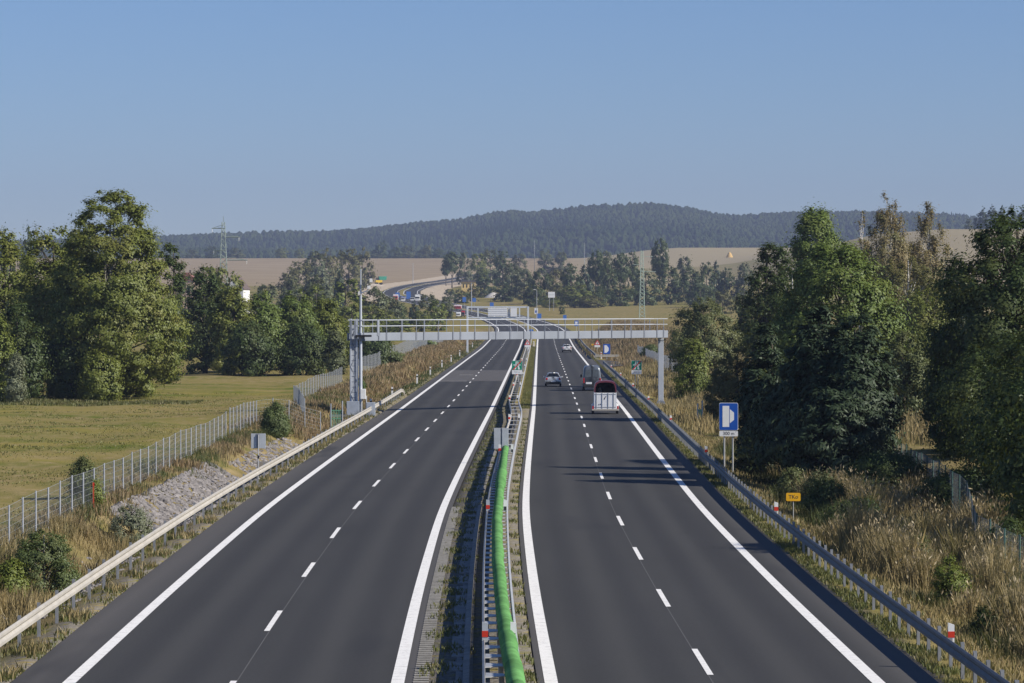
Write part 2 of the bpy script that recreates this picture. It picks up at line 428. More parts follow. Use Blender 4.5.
def spath(s, d0, d1, step, z=0.0):
    d = np.unique(np.append(np.arange(d0, d1, step), d1))
    sv = s(d) if callable(s) else np.full_like(d, s)
    return [(float(a + xr(b)), float(b), float(z0(b)) + z, 1.0, 0.0) for a, b in zip(sv, d)]
def wbeam(face):                              # closed W profile; face = -1: waves face left
    p = []
    hs = [.41, .45, .53, .57, .60, .63, .67, .73, .76]; os_ = [0, .05, .05, .015, .0, .015, .05, .05, 0]
    f = [(face * o, h) for o, h in zip(os_, hs)]
    return f + [(face * (o - .014), h) for o, h in zip(os_[::-1], hs[::-1])]
LIM = 100
def guardrail(name, label, s, d0, d1, face, post, railm, postm, ptop=.80, post_off=.14, tail=0):
    sf = s if callable(s) else (lambda d: np.full_like(np.asarray(d, float), s))
    p0 = (float(sf(np.array([d0]))[0] + xr(d0)), d0, float(z0(d0)))
    t = thing(name, label, 'guardrail', p0)
    path = spath(sf, d0, d1, 4)
    if tail:                                   # the last metres ramp down
        path = [(x, y, z - .55 * max(0, (y - (d1 - tail)) / tail) ** 1.2, a, b) for x, y, z, a, b in path]
    MB().sweep(path, wbeam(face), True).build('rail', railm, t, p0)
    ds = np.arange(d0 + 1, d1 - tail, post); mass = MB()
    bolt = MB()
    for i, d in enumerate(ds):
        x = float(sf(np.array([d]))[0] + xr(d)); z = float(z0(d)) - .12
        bm = MB() if i < LIM else mass
        xo = x - face * post_off
        for (ox, oy, sx, sy) in ((0, 0, .012, .11), (face * .03, -.05, .08, .012), (face * .03, .05, .08, .012)):   # C-section post
            bm.box(xo + ox, d + oy, z + (ptop + .12) / 2, sx, sy, ptop + .12)
        bm.box(x - face * post_off * .55, d, z + .74, post_off * .8, .09, .16)
        if i < LIM: bm.build('post', postm, t, p0)
    if mass.v: tag(mass.build('post', postm, t, p0), kind='stuff')
    return t
SL = lambda d: -13.42 + .62 * sst(90, 300, d)
guardrail('guardrail', 'long dusty single-rail guardrail along the meadow side of the left carriageway', SL, 70, 330, 1, 2.0 * 1.9, DUSTY, POSTM, tail=6)
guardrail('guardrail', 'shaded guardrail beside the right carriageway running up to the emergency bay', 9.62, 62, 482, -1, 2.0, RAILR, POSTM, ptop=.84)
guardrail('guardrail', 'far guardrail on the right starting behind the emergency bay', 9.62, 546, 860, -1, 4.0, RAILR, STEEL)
# rail end turned across behind the bay
t = thing('guardrail', 'short pale rail closing the far side of the emergency bay crosswise', 'guardrail', (9.6 + float(xr(546)), 545, float(z0(546))))
cb = MB(); o = Vector(t.location)
for (a, h) in ((.0, .44), (.0, .64)): cb.box(o.x + 1.9, 545 + .3, o.z + h, 3.9, .06, .16)
cb.build('rail', DUSTY, t, o)
for k in range(3): MB().box(o.x + .4 + 1.5 * k, 545.45, o.z + .38, .1, .1, .76).build('post', STEEL, t, o)

# ------------------------------------------------------------------ median barrier
def sh_(d): return .55 * sst(247, 292, d) + .0 * d
SR = lambda d: -.80 - sh_(np.asarray(d, float))
SLm = lambda d: -1.56 - sh_(np.asarray(d, float))
p0 = (float(xr(62)) - 1.1, 62, 0)
t = thing('median_barrier', 'double-sided steel barrier with cross plates running down the middle of the motorway', 'barrier', p0)
MB().sweep(spath(SR, 62, 830, 4), wbeam(1), True).build('rail', STEEL, t, p0)
MB().sweep(spath(SLm, 62, 830, 4), wbeam(-1), True).build('rail', DUSTY, t, p0)
mass = MB(); pm = MB()
for i, d in enumerate(np.concatenate([np.arange(63, 190, 2.0), np.arange(194, 820, 8.0)])):
    xl, xR = float(SLm(d) + xr(d)), float(SR(d) + xr(d)); z = float(z0(d))
    b_ = MB() if i < LIM else mass
    b_.add([(xl + .02, d - .42, z + .735), (xl + .02, d + .42, z + .735), (xR - .02, d + .1, z + .735), (xR - .02, d - .1, z + .735),
            (xl + .02, d - .42, z + .715), (xl + .02, d + .42, z + .715), (xR - .02, d + .1, z + .715), (xR - .02, d - .1, z + .715)],
           [(0, 3, 2, 1), (4, 5, 6, 7), (0, 1, 5, 4), (1, 2, 6, 5), (2, 3, 7, 6), (3, 0, 4, 7)])
    if i < LIM: b_.build('cross_plate', STEEL, t, p0)
    q = MB() if i < LIM else pm
    q.box((xl + xR) / 2, d, z + .3, .10, .12, .82)
    if i < LIM: q.build('post', POSTM, t, p0)
tag(mass.build('cross_plate', STEEL, t, p0), kind='stuff'); tag(pm.build('post', POSTM, t, p0), kind='stuff')
# green netting rolled along the top of the barrier
gd = np.arange(63, 189, .20)
cx = np.interp(gd, [63, 71, 85, 104, 125, 153, 175, 190], [.30, .08, -.20, -.44, -.56, -.50, -.42, -.36])
vs = MB(); pts = []; n_ = 12
wob = np.interp(gd, gd[::6], np.array([R.uniform(-.013, .013) for _ in gd[::6]]))
step = np.where(gd < 83, .02, 0) + np.where((gd > 148) & (gd < 160), .05, 0)
ring = []
for i, d in enumerate(gd):
    r = .175 + (.018 if i % 2 else -.012) + wob[i] * .6 + step[i]
    zc = .80 + wob[i] * .8
    ring.append([(cx[i] + wob[i] + r * math.cos(a) * (1.0), d, zc + r * .85 * math.sin(a) * (1.25 if math.sin(a) > 0 else .8)) for a in np.linspace(0, 2 * math.pi, n_, endpoint=False)])
for i in range(len(ring) - 1):
    pass
vs.add([p for r_ in ring for p in r_], [(i * n_ + k, i * n_ + (k + 1) % n_, (i + 1) * n_ + (k + 1) % n_, (i + 1) * n_ + k) for i in range(len(ring) - 1) for k in range(n_)] +
       [tuple(range(n_))[::-1], tuple((len(ring) - 1) * n_ + k for k in range(n_))])
o = (0.3, 63, 0.5)
net = tag(vs.build('green_netting', GREEN, None, o, smooth=True), 'long bright green ribbed roll of netting lying on top of the median barrier', 'netting')
cl_ = MB()
for d in np.arange(64.2, 188, 4.0):
    i = int(np.argmin(np.abs(gd - d))); n2_ = [(cx[i] + wob[i] + .205 * math.cos(a), float(gd[i]) + q, .80 + .205 * .85 * math.sin(a) * 1.25) for q in (-.03, .03) for a in np.linspace(-.3, math.pi + .3, 9)]
    cl_.add(n2_, [(k, k + 1, k + 10, k + 9) for k in range(8)])
cl_.build('strap', mat('strap_dark', (.03, .12, .03), .6), net, o)
# drainage gutter beside the left carriageway
gu = thing('drainage_gutter', 'pale ribbed concrete gutter between the left carriageway and the median', 'gutter', (float(xr(60)) - 3.1, 60, 0))
o = Vector(gu.location); ch = MB(); cu = MB(); rb = MB()
ch.sweep(spath(-2.98, 60, 146, 2), [(-.24, .0), (-.24, .012), (-.05, -.02), (.16, .008), (.16, -.1)], False).build('channel', CONC, gu, o)
cu.sweep(spath(-2.74, 60, 146, 2), [(-.07, -.1), (-.07, .10), (.07, .13), (.09, .13), (.09, -.1)], False).build('kerb', CONC, gu, o)
d = 60.0
while d < 146:
    rb.box(float(xr(d)) - 3.04, d, .012, .36, .16, .024); d += .5
tag(rb.build('ribs', mat('rib_concrete', (.34, .325, .295), .9, var=.25, scale=4, bump=.3, spec=.2), gu, o), kind='stuff')
# broken slabs showing through the median grass
sb = MB()
for d in np.arange(62, 215, 1.05):
    if R.random() < .85: sb.box(float(xr(d)) - 2.2 + R.uniform(-.04, .04), d, -.005, .42, .95, .05, R.uniform(-.03, .03))
tag(sb.build('median_paving', CONC), kind='structure')

# ------------------------------------------------------------------ delineators
def delineator(name, label, d, x, z, h, head, group, w=.13):
    t = thing(name, label, 'delineator', (x, d, z), 0, group); t['sc'] = 1
    MB().prism([(-w / 2, 0), (w / 2, 0), (w / 2, h - .02), (-w / 2, h + .03)], -.05, .05).build('post', WHITE, t)
    MB().box(0, -.004, h - .25, w + .008, .108, .15).build('reflector', head, t)
    return t
for i, d in enumerate([373, 418, 468, 517, 572, 627, 680]):
    x = float(xr(d)) - 13.15
    delineator('delineator_post', ['white delineator post nearest beyond the end of the left guardrail', 'second white delineator post beyond the end of the left guardrail',
        'third white delineator post beyond the end of the left guardrail', 'fourth white delineator post beyond the left guardrail end', 'fifth white delineator post beyond the left guardrail end',
        'sixth white delineator post on the left verge, under the far gantry', 'farthest white delineator post on the left verge'][i], d, x, ter(x, d) - .02, 1.15, BLACK, 'white delineator posts on the left verge', .17)
for i, d in enumerate([278, 318]):
    x = float(xr(d)) - 13.5
    delineator('delineator_post', ['white delineator post behind the guardrail beside the grey left gantry column', 'white delineator post behind the bent end of the left guardrail'][i], d, x, ter(x, d), 1.1, BLACK,
               'white delineator posts on the left verge', .17)
RL = ['near the bottom corner of the photo', 'just before the low yellow sign', 'in front of the big blue bay sign', 'before the right gantry column', 'beside the right gantry column foot', 'below the green and white end sign', 'just beyond the green and white end sign', 'short of the emergency bay']
for i, d in enumerate([81, 131, 183, 234, 284, 331, 382, 432]):
    x = float(xr(d)) + 9.74; z = float(z0(d)) + .64
    delineator('rail_reflector', 'white and red post on the right guardrail, ' + RL[i], d, x, z, .44, RED, 'red and white reflector posts on the right guardrail', .15)
d = 549; x = float(xr(d)) + 10.6
t = delineator('delineator_post', 'white delineator post with red band behind the crosswise rail of the bay', d, x, ter(x, d), 1.15, RED, None, .15)
ML = ['beside the near end of the netting', 'halfway along the netting', 'at the far netting end', 'just past the two grey sign backs', 'where the barrier bends', 'below the median end sign', 'first beyond the median end sign', 'second beyond the median end sign', 'third beyond the median end sign']
for i, d in enumerate([80.4, 131, 183, 234, 284, 331, 382, 432, 482]):
    for side in (0, 1):
        s = float((SLm if side == 0 else SR)(d)) + (.02 if side == 0 else -.06)
        x = s + float(xr(d)); z = float(z0(d)) + .70
        t = thing('barrier_reflector', ('grey and red' if side == 0 else 'white and black') + ' reflector post on the ' + ('left' if side == 0 else 'right') + ' rail, ' + ML[i], 'reflector', (x, d, z), 0, 'reflector posts on the median barrier')
        MB().prism([(-.07, 0), (.07, 0), (.07, .46), (-.07, .49)], -.03, .03).build('post', BACKM if side == 0 and i < 2 else WHITE, t)
        if side == 0: MB().box(0, -.004, .20, .146, .068, .15).build('reflector', RED, t)
        else: MB().box(0, -.004, .14, .10, .068, .16).build('reflector', SIGNK, t)

# ------------------------------------------------------------------ signs
def text(body, size, m, parent, x, y, z, name='lettering'):
    cu = bpy.data.curves.new(name, 'FONT'); cu.body = body; cu.size = size; cu.align_x = 'CENTER'; cu.align_y = 'CENTER'; cu.extrude = .001; cu.offset = .008 * size
    tmp = bpy.data.objects.new(name, cu)
    me = bpy.data.meshes.new_from_object(tmp, depsgraph=None) if False else None
    COL.objects.link(tmp)
    dg = bpy.context.evaluated_depsgraph_get()
    me = bpy.data.meshes.new_from_object(tmp.evaluated_get(dg))
    COL.objects.unlink(tmp); bpy.data.objects.remove(tmp)
    me.materials.clear(); ob = link(name, me, m, parent)
    ob.location = (x, y, z); ob.rotation_euler = (rad(90), 0, 0)
    return ob
def rounded(w, h, r, x=0, z=0):
    p = []
    for (cx_, cz_, a0) in ((w / 2 - r, h / 2 - r, 0), (-w / 2 + r, h / 2 - r, 90), (-w / 2 + r, -h / 2 + r, 180), (w / 2 - r, -h / 2 + r, 270)):
        for k in range(4): a = rad(a0 + 30 * k); p.append((x + cx_ + r * math.cos(a), z + cz_ + r * math.sin(a)))
    return p
def posts(t, xs, h, r=.04, m=None, y=.06):
    for x in xs: MB().tube([(x, y, -.2), (x, y, h)], r, 8).build('post', m or STEEL, t)
# big blue bay sign
X, d = 11.32, 175.0; zb = ter(X, d)
t = thing('bay_sign', 'large blue emergency bay sign on two posts with white distance plate', 'road sign', (X, d, zb)); zz = -zb
posts(t, (-.22, .22), 3.5 + zz, .045)
MB().prism(rounded(.99, 1.44, .08, 0, 2.97 + zz), -.012, .012).build('border', SIGNW, t)
MB().prism(rounded(.95, 1.40, .07, 0, 2.97 + zz), -.018, -.013).build('panel', SIGNB, t)
MB().prism([(-.32, 2.43 + zz), (.03, 2.43 + zz), (.03, 3.53 + zz), (-.32, 3.53 + zz)], -.024, -.019).build('lane_symbol', SIGNW, t)
MB().prism([(.06, 2.62 + zz), (.28, 2.80 + zz), (.28, 3.18 + zz), (.06, 3.36 + zz)], -.024, -.019).build('bay_symbol', SIGNW, t)
MB().prism(rounded(.97, .28, .04, 0, 2.08 + zz), -.016, .010).build('distance_plate', SIGNW, t)
text('300 m', .24, SIGNK, t, 0, -.018, 2.08 + zz)
# bay sign at the bay itself
X, d = (610.3 - 512) * 532 / F, 552.0; zb = ter(X, d)
t = thing('bay_sign', 'small bright blue sign standing at the emergency bay behind the crosswise rail', 'road sign', (X, d, zb)); zt = 8.8 + (305 - 344) * d / F - zb
posts(t, (0,), zt - .1, .05)
MB().prism(rounded(1.15, 1.65, .08, 0, zt - .83), -.02, .02).build('panel', SIGNB, t)
MB().prism([(-.38, zt - 1.45), (-.02, zt - 1.45), (.32, zt - 1.1), (.32, zt - .65), (-.02, zt - .2), (-.38, zt - .2)], -.03, -.021).build('bay_symbol', SIGNW, t)
# end of motorway signs
for i, (px, label) in enumerate([(517, 'green and white end of motorway sign with red slash standing in the median barrier'), (636.6, 'green and white end of motorway sign with red slash on the right verge')]):
    d = 355.0; X = (px - 512) * d / F; zb = ter(X, d); zz = -zb
    t = thing('end_sign', label, 'road sign', (X, d, zb), 0, 'end of motorway signs')
    posts(t, (-.14, .14), 2.8 + zz, .04)
    MB().prism(rounded(1.09, 1.0, .05, 0, 2.40 + zz), -.012, .012).build('border', SIGNW, t)
    MB().prism(rounded(1.05, .96, .05, 0, 2.40 + zz), -.018, -.013).build('panel', SIGNG, t)
    g = MB()                                    # motorway symbol: two carriageways and an overbridge
    for s_ in (-1, 1):
        g.prism([(s_ * .10, 1.98 + zz), (s_ * .32, 1.98 + zz), (s_ * .20, 2.36 + zz), (s_ * .06, 2.36 + zz)][::s_], -.024, -.019)
        g.prism([(s_ * .05, 2.52 + zz), (s_ * .17, 2.52 + zz), (s_ * .12, 2.82 + zz), (s_ * .04, 2.82 + zz)][::s_], -.024, -.019)
    g.prism([(-.38, 2.40 + zz), (.38, 2.40 + zz), (.38, 2.49 + zz), (-.38, 2.49 + zz)], -.024, -.019)
    g.build('motorway_symbol', SIGNW, t)
    MB().prism([(-.46, 1.98 + zz), (-.36, 1.92 + zz), (.46, 2.82 + zz), (.38, 2.88 + zz)], -.030, -.025).build('red_slash', SIGNR, t)
    MB().prism(rounded(1.07, .42, .04, 0, 1.68 + zz), -.016, .010).build('distance_plate', SIGNW, t)
    text('700 m', .27, BACKM, t, 0, -.018, 1.68 + zz)
# low yellow sign
X, d = (793.5 - 512) * 139 / F, 139.0; zb = ter(X, d); zz = -zb - .2
t = thing('yellow_marker', 'small low yellow marker board on a thin post behind the right guardrail', 'road sign', (X, d, zb))
posts(t, (0,), .98 + zz, .022, STEEL, .03)
MB().prism(rounded(.60, .34, .05, 0, 1.13 + zz - .1), -.012, .012).build('panel', SIGNY, t)
text('TKo', .22, SIGNK, t, .0, -.014, 1.13 + zz - .1)
# small grey sign back beside the left guardrail
X, d = (258.3 - 512) * 172 / F, 172.0; zb = ter(X, d); zt = 8.8 + (305 - 433.6) * d / F - zb
t = thing('reversed_sign', 'small square grey sign seen from behind on a single post among the left verge stones', 'road sign', (X, d, zb))
posts(t, (0,), zt - .05, .032, STEEL, -.06)
MB().box(0, 0, zt - .38, .76, .02, .76).build('panel', BACKM, t, bevel=.008)
MB().box(-.02, -.02, zt - .38, .14, .03, .74).build('bracket', GANTRYD, t)
MB().box(0, -.06, zt - 1.2, .10, .10, .16).build('clamp', BLACK, t)
# twin sign backs on the barrier
X, d = (501.2 - 512) * 186 / F, 186.0
zt = 8.8 + (305 - 428) * d / F
t = thing('reversed_sign', 'pair of narrow grey panels seen from behind on the median barrier at the netting end', 'road sign', (X, d, .45))
for s_ in (-1, 1): MB().box(s_ * .225, 0, zt - .45 - .58, .36, .03, 1.16).build('panel', BACKM, t, bevel=.008)
for k in (.25, .9): MB().box(0, .03, zt - .45 - k, .8, .04, .06).build('bracket', GANTRYD, t)
MB().box(0, .06, (zt - .45) / 2, .08, .06, zt - .45).build('post', GANTRYD, t)
# warning triangles further on
for px, label in ((597.3, 'small red-bordered warning triangle with white plate beyond the emergency bay'), (527.5, 'small red-bordered warning triangle with white plate in the far median')):
    d = 598.0; X = (px - 512) * d / F; zb = ter(X, d); zt = 8.8 + (305 - 339.6) * d / F - zb
    t = thing('warning_sign', label, 'road sign', (X, d, zb), 0, 'far warning triangles')
    posts(t, (0,), zt - .3, .04)
    MB().prism([(-.55, zt - .95), (.55, zt - .95), (0, zt)], -.012, .012).build('border', SIGNR, t)
    MB().prism([(-.33, zt - .83), (.33, zt - .83), (0, zt - .26)], -.018, -.013).build('panel', SIGNW, t)
    MB().prism([(-.05, zt - .78), (.05, zt - .78), (.05, zt - .45), (-.05, zt - .45)], -.023, -.019).build('symbol', SIGNK, t)
    MB().box(0, 0, zt - 1.17, 1.0, .02, .36).build('plate', SIGNW, t)
    if px > 560: MB().box(-.85, 0, zt - .9, .34, .03, .28).build('lamp', SIGNY, t)
# white barrier block heads the far median
d = 700.0; X = (534 - 512) * d / F
t = thing('median_blocks', 'pale concrete block row closing the median where the grass strip ends', 'concrete barrier', (X, d, float(z0(d))))
for k in range(4): MB().prism([(-.32, 0), (.32, 0), (.22, .3), (.12, 1.0), (-.12, 1.0), (-.22, .3)], k * 3.0, k * 3.0 + 2.9).build('block', mat('pale_concrete', (.62, .58, .50), .9, var=.15) if k == 0 else bpy.data.materials['pale_concrete'], t)
SIGNF = mat('hazed_sign_blue', (.06, .17, .50), .5, var=.05)  # sign blue paled, distance haze put into the colour
# distant blue and white signs
far = [(408.5, 291.5, 299, 1660, 'tall blue sign standing on the far bend of the road', SIGNF, 2.2), (397.5, 292.5, 297, 1690, 'square pale blue sign left of the tall one on the far bend', SIGNF, 2.2),
       (464.3, 297, 302, 1420, 'blue sign behind the red and white lorry in the roadworks', SIGNF, 1.5), (474.2, 298, 302, 1400, 'blue sign beside the slim lamp mast left of the far gantry', SIGNF, 1.5),
       (491.8, 302.5, 306.5, 1300, 'low blue sign rising above the top bar of the far gantry', SIGNF, 1.5), (536.2, 308, 314, 1160, 'white and blue sign below the street lamp', SIGNW, 1.2),
       (539.3, 313.5, 318.5, 1150, 'blue direction sign right of the far gantry, below the street lamp', SIGNF, 1.4), (564.8, 315, 320, 1050, 'blue sign on the grass by the small round bush', SIGNF, 1.1),
       (576.3, 320.5, 326, 930, 'white and blue sign above the gantry railing beside the right carriageway', SIGNF, 1.1), (531.4, 329.3, 332.5, 800, 'small blue arrow sign in the median right of the far gantry post', SIGNF, .9)]
for px, yt, yb, d, label, m_, w in far:
    X = (px - 512) * d / F; zb = ter(X, d); zt = 8.8 + (305 - yt) * d / F - zb; zl = 8.8 + (305 - yb) * d / F - zb
    t = thing('road_sign', label, 'road sign', (X, d, zb), 0, 'distant road signs')
    posts(t, (0,), max(zt - .1, .6), .06)
    MB().prism(rounded(w, zt - zl, .1, 0, (zt + zl) / 2), -.02, .02).build('panel', m_, t)
    if m_ is SIGNW or d == 930:
        MB().prism(rounded(w * .6, (zt - zl) * .4, .05, 0, (zt + zl) / 2 + (.15 if d == 930 else -.2)), -.03, -.021).build('symbol', SIGNB if m_ is SIGNW else SIGNW, t)
# billboard
d = 1380.0; X = (551.5 - 512) * d / F; zb = ter(X, d); zt = 8.8 + (305 - 291.8) * d / F - zb
t = thing('billboard', 'plain white billboard standing in front of the dark trees', 'billboard', (X, d, zb))
MB().box(0, 0, zt - 1.2, 2.8, .15, 2.4).build('panel', SIGNW, t); posts(t, (-.9, .9), zt - .3, .08, y=.12)
MB().box(0, -.1, zt - 1.2, 2.4, .04, .12).build('stripe', BACKM, t)

# ------------------------------------------------------------------ near gantry, set askew across both carriageways
A = Vector((-12.55, 266.0, 0)); B = Vector((13.05, 293.0, 0)); L = (B - A).length
az = math.atan2(B.y - A.y, B.x - A.x)
t = thing('toll_gantry', 'long pale grey gantry with railing spanning both carriageways', 'gantry', A, az)
zd0, zd1 = 5.95, 6.58
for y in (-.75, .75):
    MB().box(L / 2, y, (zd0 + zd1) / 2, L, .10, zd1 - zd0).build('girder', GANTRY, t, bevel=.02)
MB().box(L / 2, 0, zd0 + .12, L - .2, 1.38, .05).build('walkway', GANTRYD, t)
xs = []; x = .3; k = 0
while x < L - .1:
    xs.append(x); x += (.86 if k % 3 == 1 else 1.68); k += 1
for y in (-.80, .80):
    for z_, r_ in ((7.60, .032), (7.12, .027)):
        MB().tube([(0.1, y, z_), (L - .1, y, z_)], r_, 6).build('handrail', GANTRYC, t)
    if y < 0:
        for x in xs:
            MB().box(x, y - .02, 6.28, .14, .06, .66).build('bracket', GANTRYD, t)
            MB().box(x, y, 7.10, .04, .04, 1.02).build('baluster', GANTRY, t)
    else:
        for x in xs[::2]: MB().box(x, y, 7.10, .04, .04, 1.02).build('baluster', GANTRY, t)
LCT = (t, (0, 0, 0), -az)                     # columns stand square to the road under the askew deck
RCT = (t, (L - .05, 0, 0), -az)
# left column: four-legged ladder column with cabinets
cl = MB()
for ox in (-.24, .24):
    for oy in (-.3, .3): cl.box(ox, oy, 3.75, .14, .14, 7.9)
cl.box(0, .30, 3.6, .46, .02, 7.2)
lc = cl.build('column', GANTRYC, LCT, bevel=.01)
for k in range(17):
    MB().box(0, -.3, .6 + k * .42, .40, .05, .05).build('rung', GANTRYD, LCT)
br = MB()
for k in range(6):
    a, b_ = (.6 + 1.1 * k, .6 + 1.1 * (k + 1))
    br.tube([(-.24 if k % 2 else .24, -.36, a), (.24 if k % 2 else -.24, -.36, b_)], .03, 5)
br.build('brace', GANTRYD, LCT)
MB().box(-.05, -.55, .55, 1.0, .5, 1.25).build('cabinet', mat('cabinet_grey', (.36, .40, .46), .5, var=.12), LCT, bevel=.02)
MB().box(1.35, -.3, .55, .7, .5, 1.05).build('cabinet', bpy.data.materials['cabinet_grey'], LCT, bevel=.02)
MB().box(.75, -.6, 1.75, .42, .35, .8).build('switch_box', WHITE, LCT, bevel=.02)
MB().box(-.5, -.4, .02, 2.8, 1.6, .16).build('plinth', CONC, LCT)
MB().tube([(.62, -.55, 0), (.62, -.55, 1.5)], .07, 8).build('conduit', STEEL, LCT)
MB().tube([(1.0, -.45, 0), (1.0, -.45, 1.6)], .05, 8).build('conduit', STEEL, LCT)
MB().box(.8, -.62, 6.35, 1.25, .45, .16).build('floodlight', BLACK, LCT)
for ox in (-.2, .1): MB().box(ox, -.42, 6.6, .12, .1, 2.0).build('stanchion', GANTRY, LCT)
MB().box(1.9, -.8, 7.0, .22, .08, 1.3).build('stanchion', GANTRY, t)
# mast with camera beside the left column
mt = MB().tube([(.55, -.35, 0), (.55, -.35, 7.4), (.55, -.35, 9.6)], [.14, .11, .09], 8); mt.tube([(.55, -.35, 9.6), (.55, -.35, 11.65)], .055, 8)
ms = mt.build('mast', GANTRYC, LCT)
cmr = MB().tube([(.55, -.35, 9.75), (1.05, -.35, 9.9)], .04, 6); cmr.tube([(1.05, -.35, 9.9), (1.3, -.35, 10.35)], .05, 6); cmr.build('camera_arm', WHITE, LCT)
cv = MB().box(.5, -.42, 9.75, .3, .25, .25); cv.build('junction_box', WHITE, LCT)
cv = MB().box(1.2, -.5, 10.2, .22, .5, .25); cv.box(1.38, -.5, 10.75, .2, .35, .3); cv.build('camera_housing', WHITE, LCT)
# right column
rc = MB().box(0, 0, 3.25, .46, .5, 6.7); rc.build('column', GANTRYC, RCT, bevel=.02)
MB().box(0, 0, -.05, .85, .85, .5).build('plinth', CONC, RCT, bevel=.02)
MB().box(0, 0, .32, .72, .7, .24, top=.8).build('base_flange', GANTRYD, RCT)
MB().box(0, 0, 5.7, .5, .54, .06).build('collar', GANTRYD, RCT)

# far sign gantry over the left carriageway
d = 614.0; xl = (467.4 - 512) * d / F; xR = (528 - 512) * d / F; w = xR - xl
t = thing('sign_gantry', 'far grey frame gantry over the left carriageway carrying sign panels seen from behind', 'gantry', (xl, d, float(z0(d)) - .05))
ztop, zlow = 8.8 + (305 - 306.2) * d / F, 8.8 + (305 - 317.4) * d / F
for x in (0, w): MB().box(x, 0, ztop / 2, .34, .4, ztop).build('column', GANTRYF, t, bevel=.02)
for z_ in (ztop - .1, zlow): MB().box(w / 2, 0, z_, w - .34, .3, .28).build('beam', GANTRYF, t)
for px in (478, 509, 519.5): MB().box((px - 467.4) * d / F, 0, (ztop + zlow) / 2, .26, .26, ztop - zlow - .36).build('strut', GANTRYF, t)
for a, b_ in ((488, 507.5), (510.5, 517)):
    xa, xb = (a - 467.4) * d / F, (b_ - 467.4) * d / F
    MB().box((xa + xb) / 2, -.22, (ztop + zlow) / 2 - .05, xb - xa, .1, ztop - zlow - .5).build('sign_panel', SIGNW, t)
rb_ = MB()
for k in range(5): rb_.box((497.7 - 467.4) * d / F, -.285, zlow + .4 + .38 * k, 19 * d / F, .03, .03)
rb_.build('panel_ribs', BACKM, t)

# ------------------------------------------------------------------ fences
def mesh_mat():
    m, n, out = new_mat('wire_mesh')
    d_ = nd(n, 'ShaderNodeBsdfDiffuse'); d_.inputs[0].default_value = (.34, .36, .37, 1)
    tr_ = nd(n, 'ShaderNodeBsdfTransparent'); ms_ = nd(n, 'ShaderNodeMixShader'); ms_.inputs[0].default_value = .2
    n.links.new(tr_.outputs[0], ms_.inputs[1]); n.links.new(d_.outputs[0], ms_.inputs[2]); n.links.new(ms_.outputs[0], out.inputs[0])
    return m
WIRE = mat('wire', (.34, .36, .37), .5, .3)
def fence(label, pts, step, h, pr=.035, pm_=None, wires=True, group=None):
    P = [Vector((x, y, 0)) for x, y in pts]
    o = Vector((P[0].x, P[0].y, ter(P[0].x, P[0].y)))
    t = thing('wire_fence', label, 'fence', o, 0, group)
    stations = []
    for a, b_ in zip(P[:-1], P[1:]):
        n_ = max(1, int(round((b_ - a).length / step)))
        for k in range(n_): stations.append(a.lerp(b_, k / n_))
    stations.append(P[-1])
    for s_ in stations: s_.z = ter(s_.x, s_.y)
    for i, s_ in enumerate(stations):
        if i < 100:
            MB().tube([(s_.x, s_.y, s_.z - .3), (s_.x, s_.y, s_.z + h + R.uniform(-.04, .04))], pr, 6).build('post', pm_ or STEEL, t, o)
    wm = MB()
    for j, k in enumerate(np.linspace(.12, h - .04, 7)):
        for a, b_ in zip(stations[:-1], stations[1:]):
            r = .005 if j not in (0, 6) else .007
            wm.add([(a.x, a.y, a.z + k - r), (b_.x, b_.y, b_.z + k - r), (b_.x, b_.y, b_.z + k + r), (a.x, a.y, a.z + k + r)], [(0, 1, 2, 3)])
    for a, b_ in zip(stations[:-1], stations[1:]):
        nn = int((b_ - a).length / .3)
        for q in range(1, nn):
            c_ = a.lerp(b_, q / nn); wm.add([(c_.x - .004, c_.y, c_.z + .1), (c_.x + .004, c_.y, c_.z + .1), (c_.x + .004, c_.y, c_.z + h - .05), (c_.x - .004, c_.y, c_.z + h - .05)], [(0, 1, 2, 3)])
    wm.build('wire_mesh', WIRE, t, o)
    return t
FP = mat('fence_post_steel', (.38, .40, .43), .45, .25, var=.15)
fl = lambda d: -17.6 if d < 160 else -17.6 - .9 * (d - 160) / 60
fence('near wire fence with bright steel posts between the meadow and the stony left verge', [(-17.4, 96), (-17.55, 130), (-17.7, 170), (-18.45, 216)], 3.55, 1.62, pm_=FP)
fence('wire fence turning across the verge behind the grey-green shrub', [(-18.45, 219), (-18.0, 236), (-13.9, 243)], 2.2, 1.75, pm_=FP)
fence('middle wire fence beside the left gantry column', [(-15.6, 252), (-18.9, 290), (-18.9, 372)], 4.2, 1.7, pm_=FP)
fence('far pale wire fence climbing along the brown bank on the left', [(-18.6, 400), (-17.4, 470), (-16.0, 560), (-14.2, 640), (-12.8, 700)], 3.1, 2.0, .04, pm_=FP)
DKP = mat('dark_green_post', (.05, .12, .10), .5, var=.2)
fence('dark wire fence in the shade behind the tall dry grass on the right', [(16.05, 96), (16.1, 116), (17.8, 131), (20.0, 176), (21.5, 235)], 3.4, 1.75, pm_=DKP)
fence('far pale fence under the bushes right of the emergency bay', [(20.4, 400), (20.2, 440), (20.4, 480), (21.0, 560)], 3.2, 2.0, .05, pm_=FP)
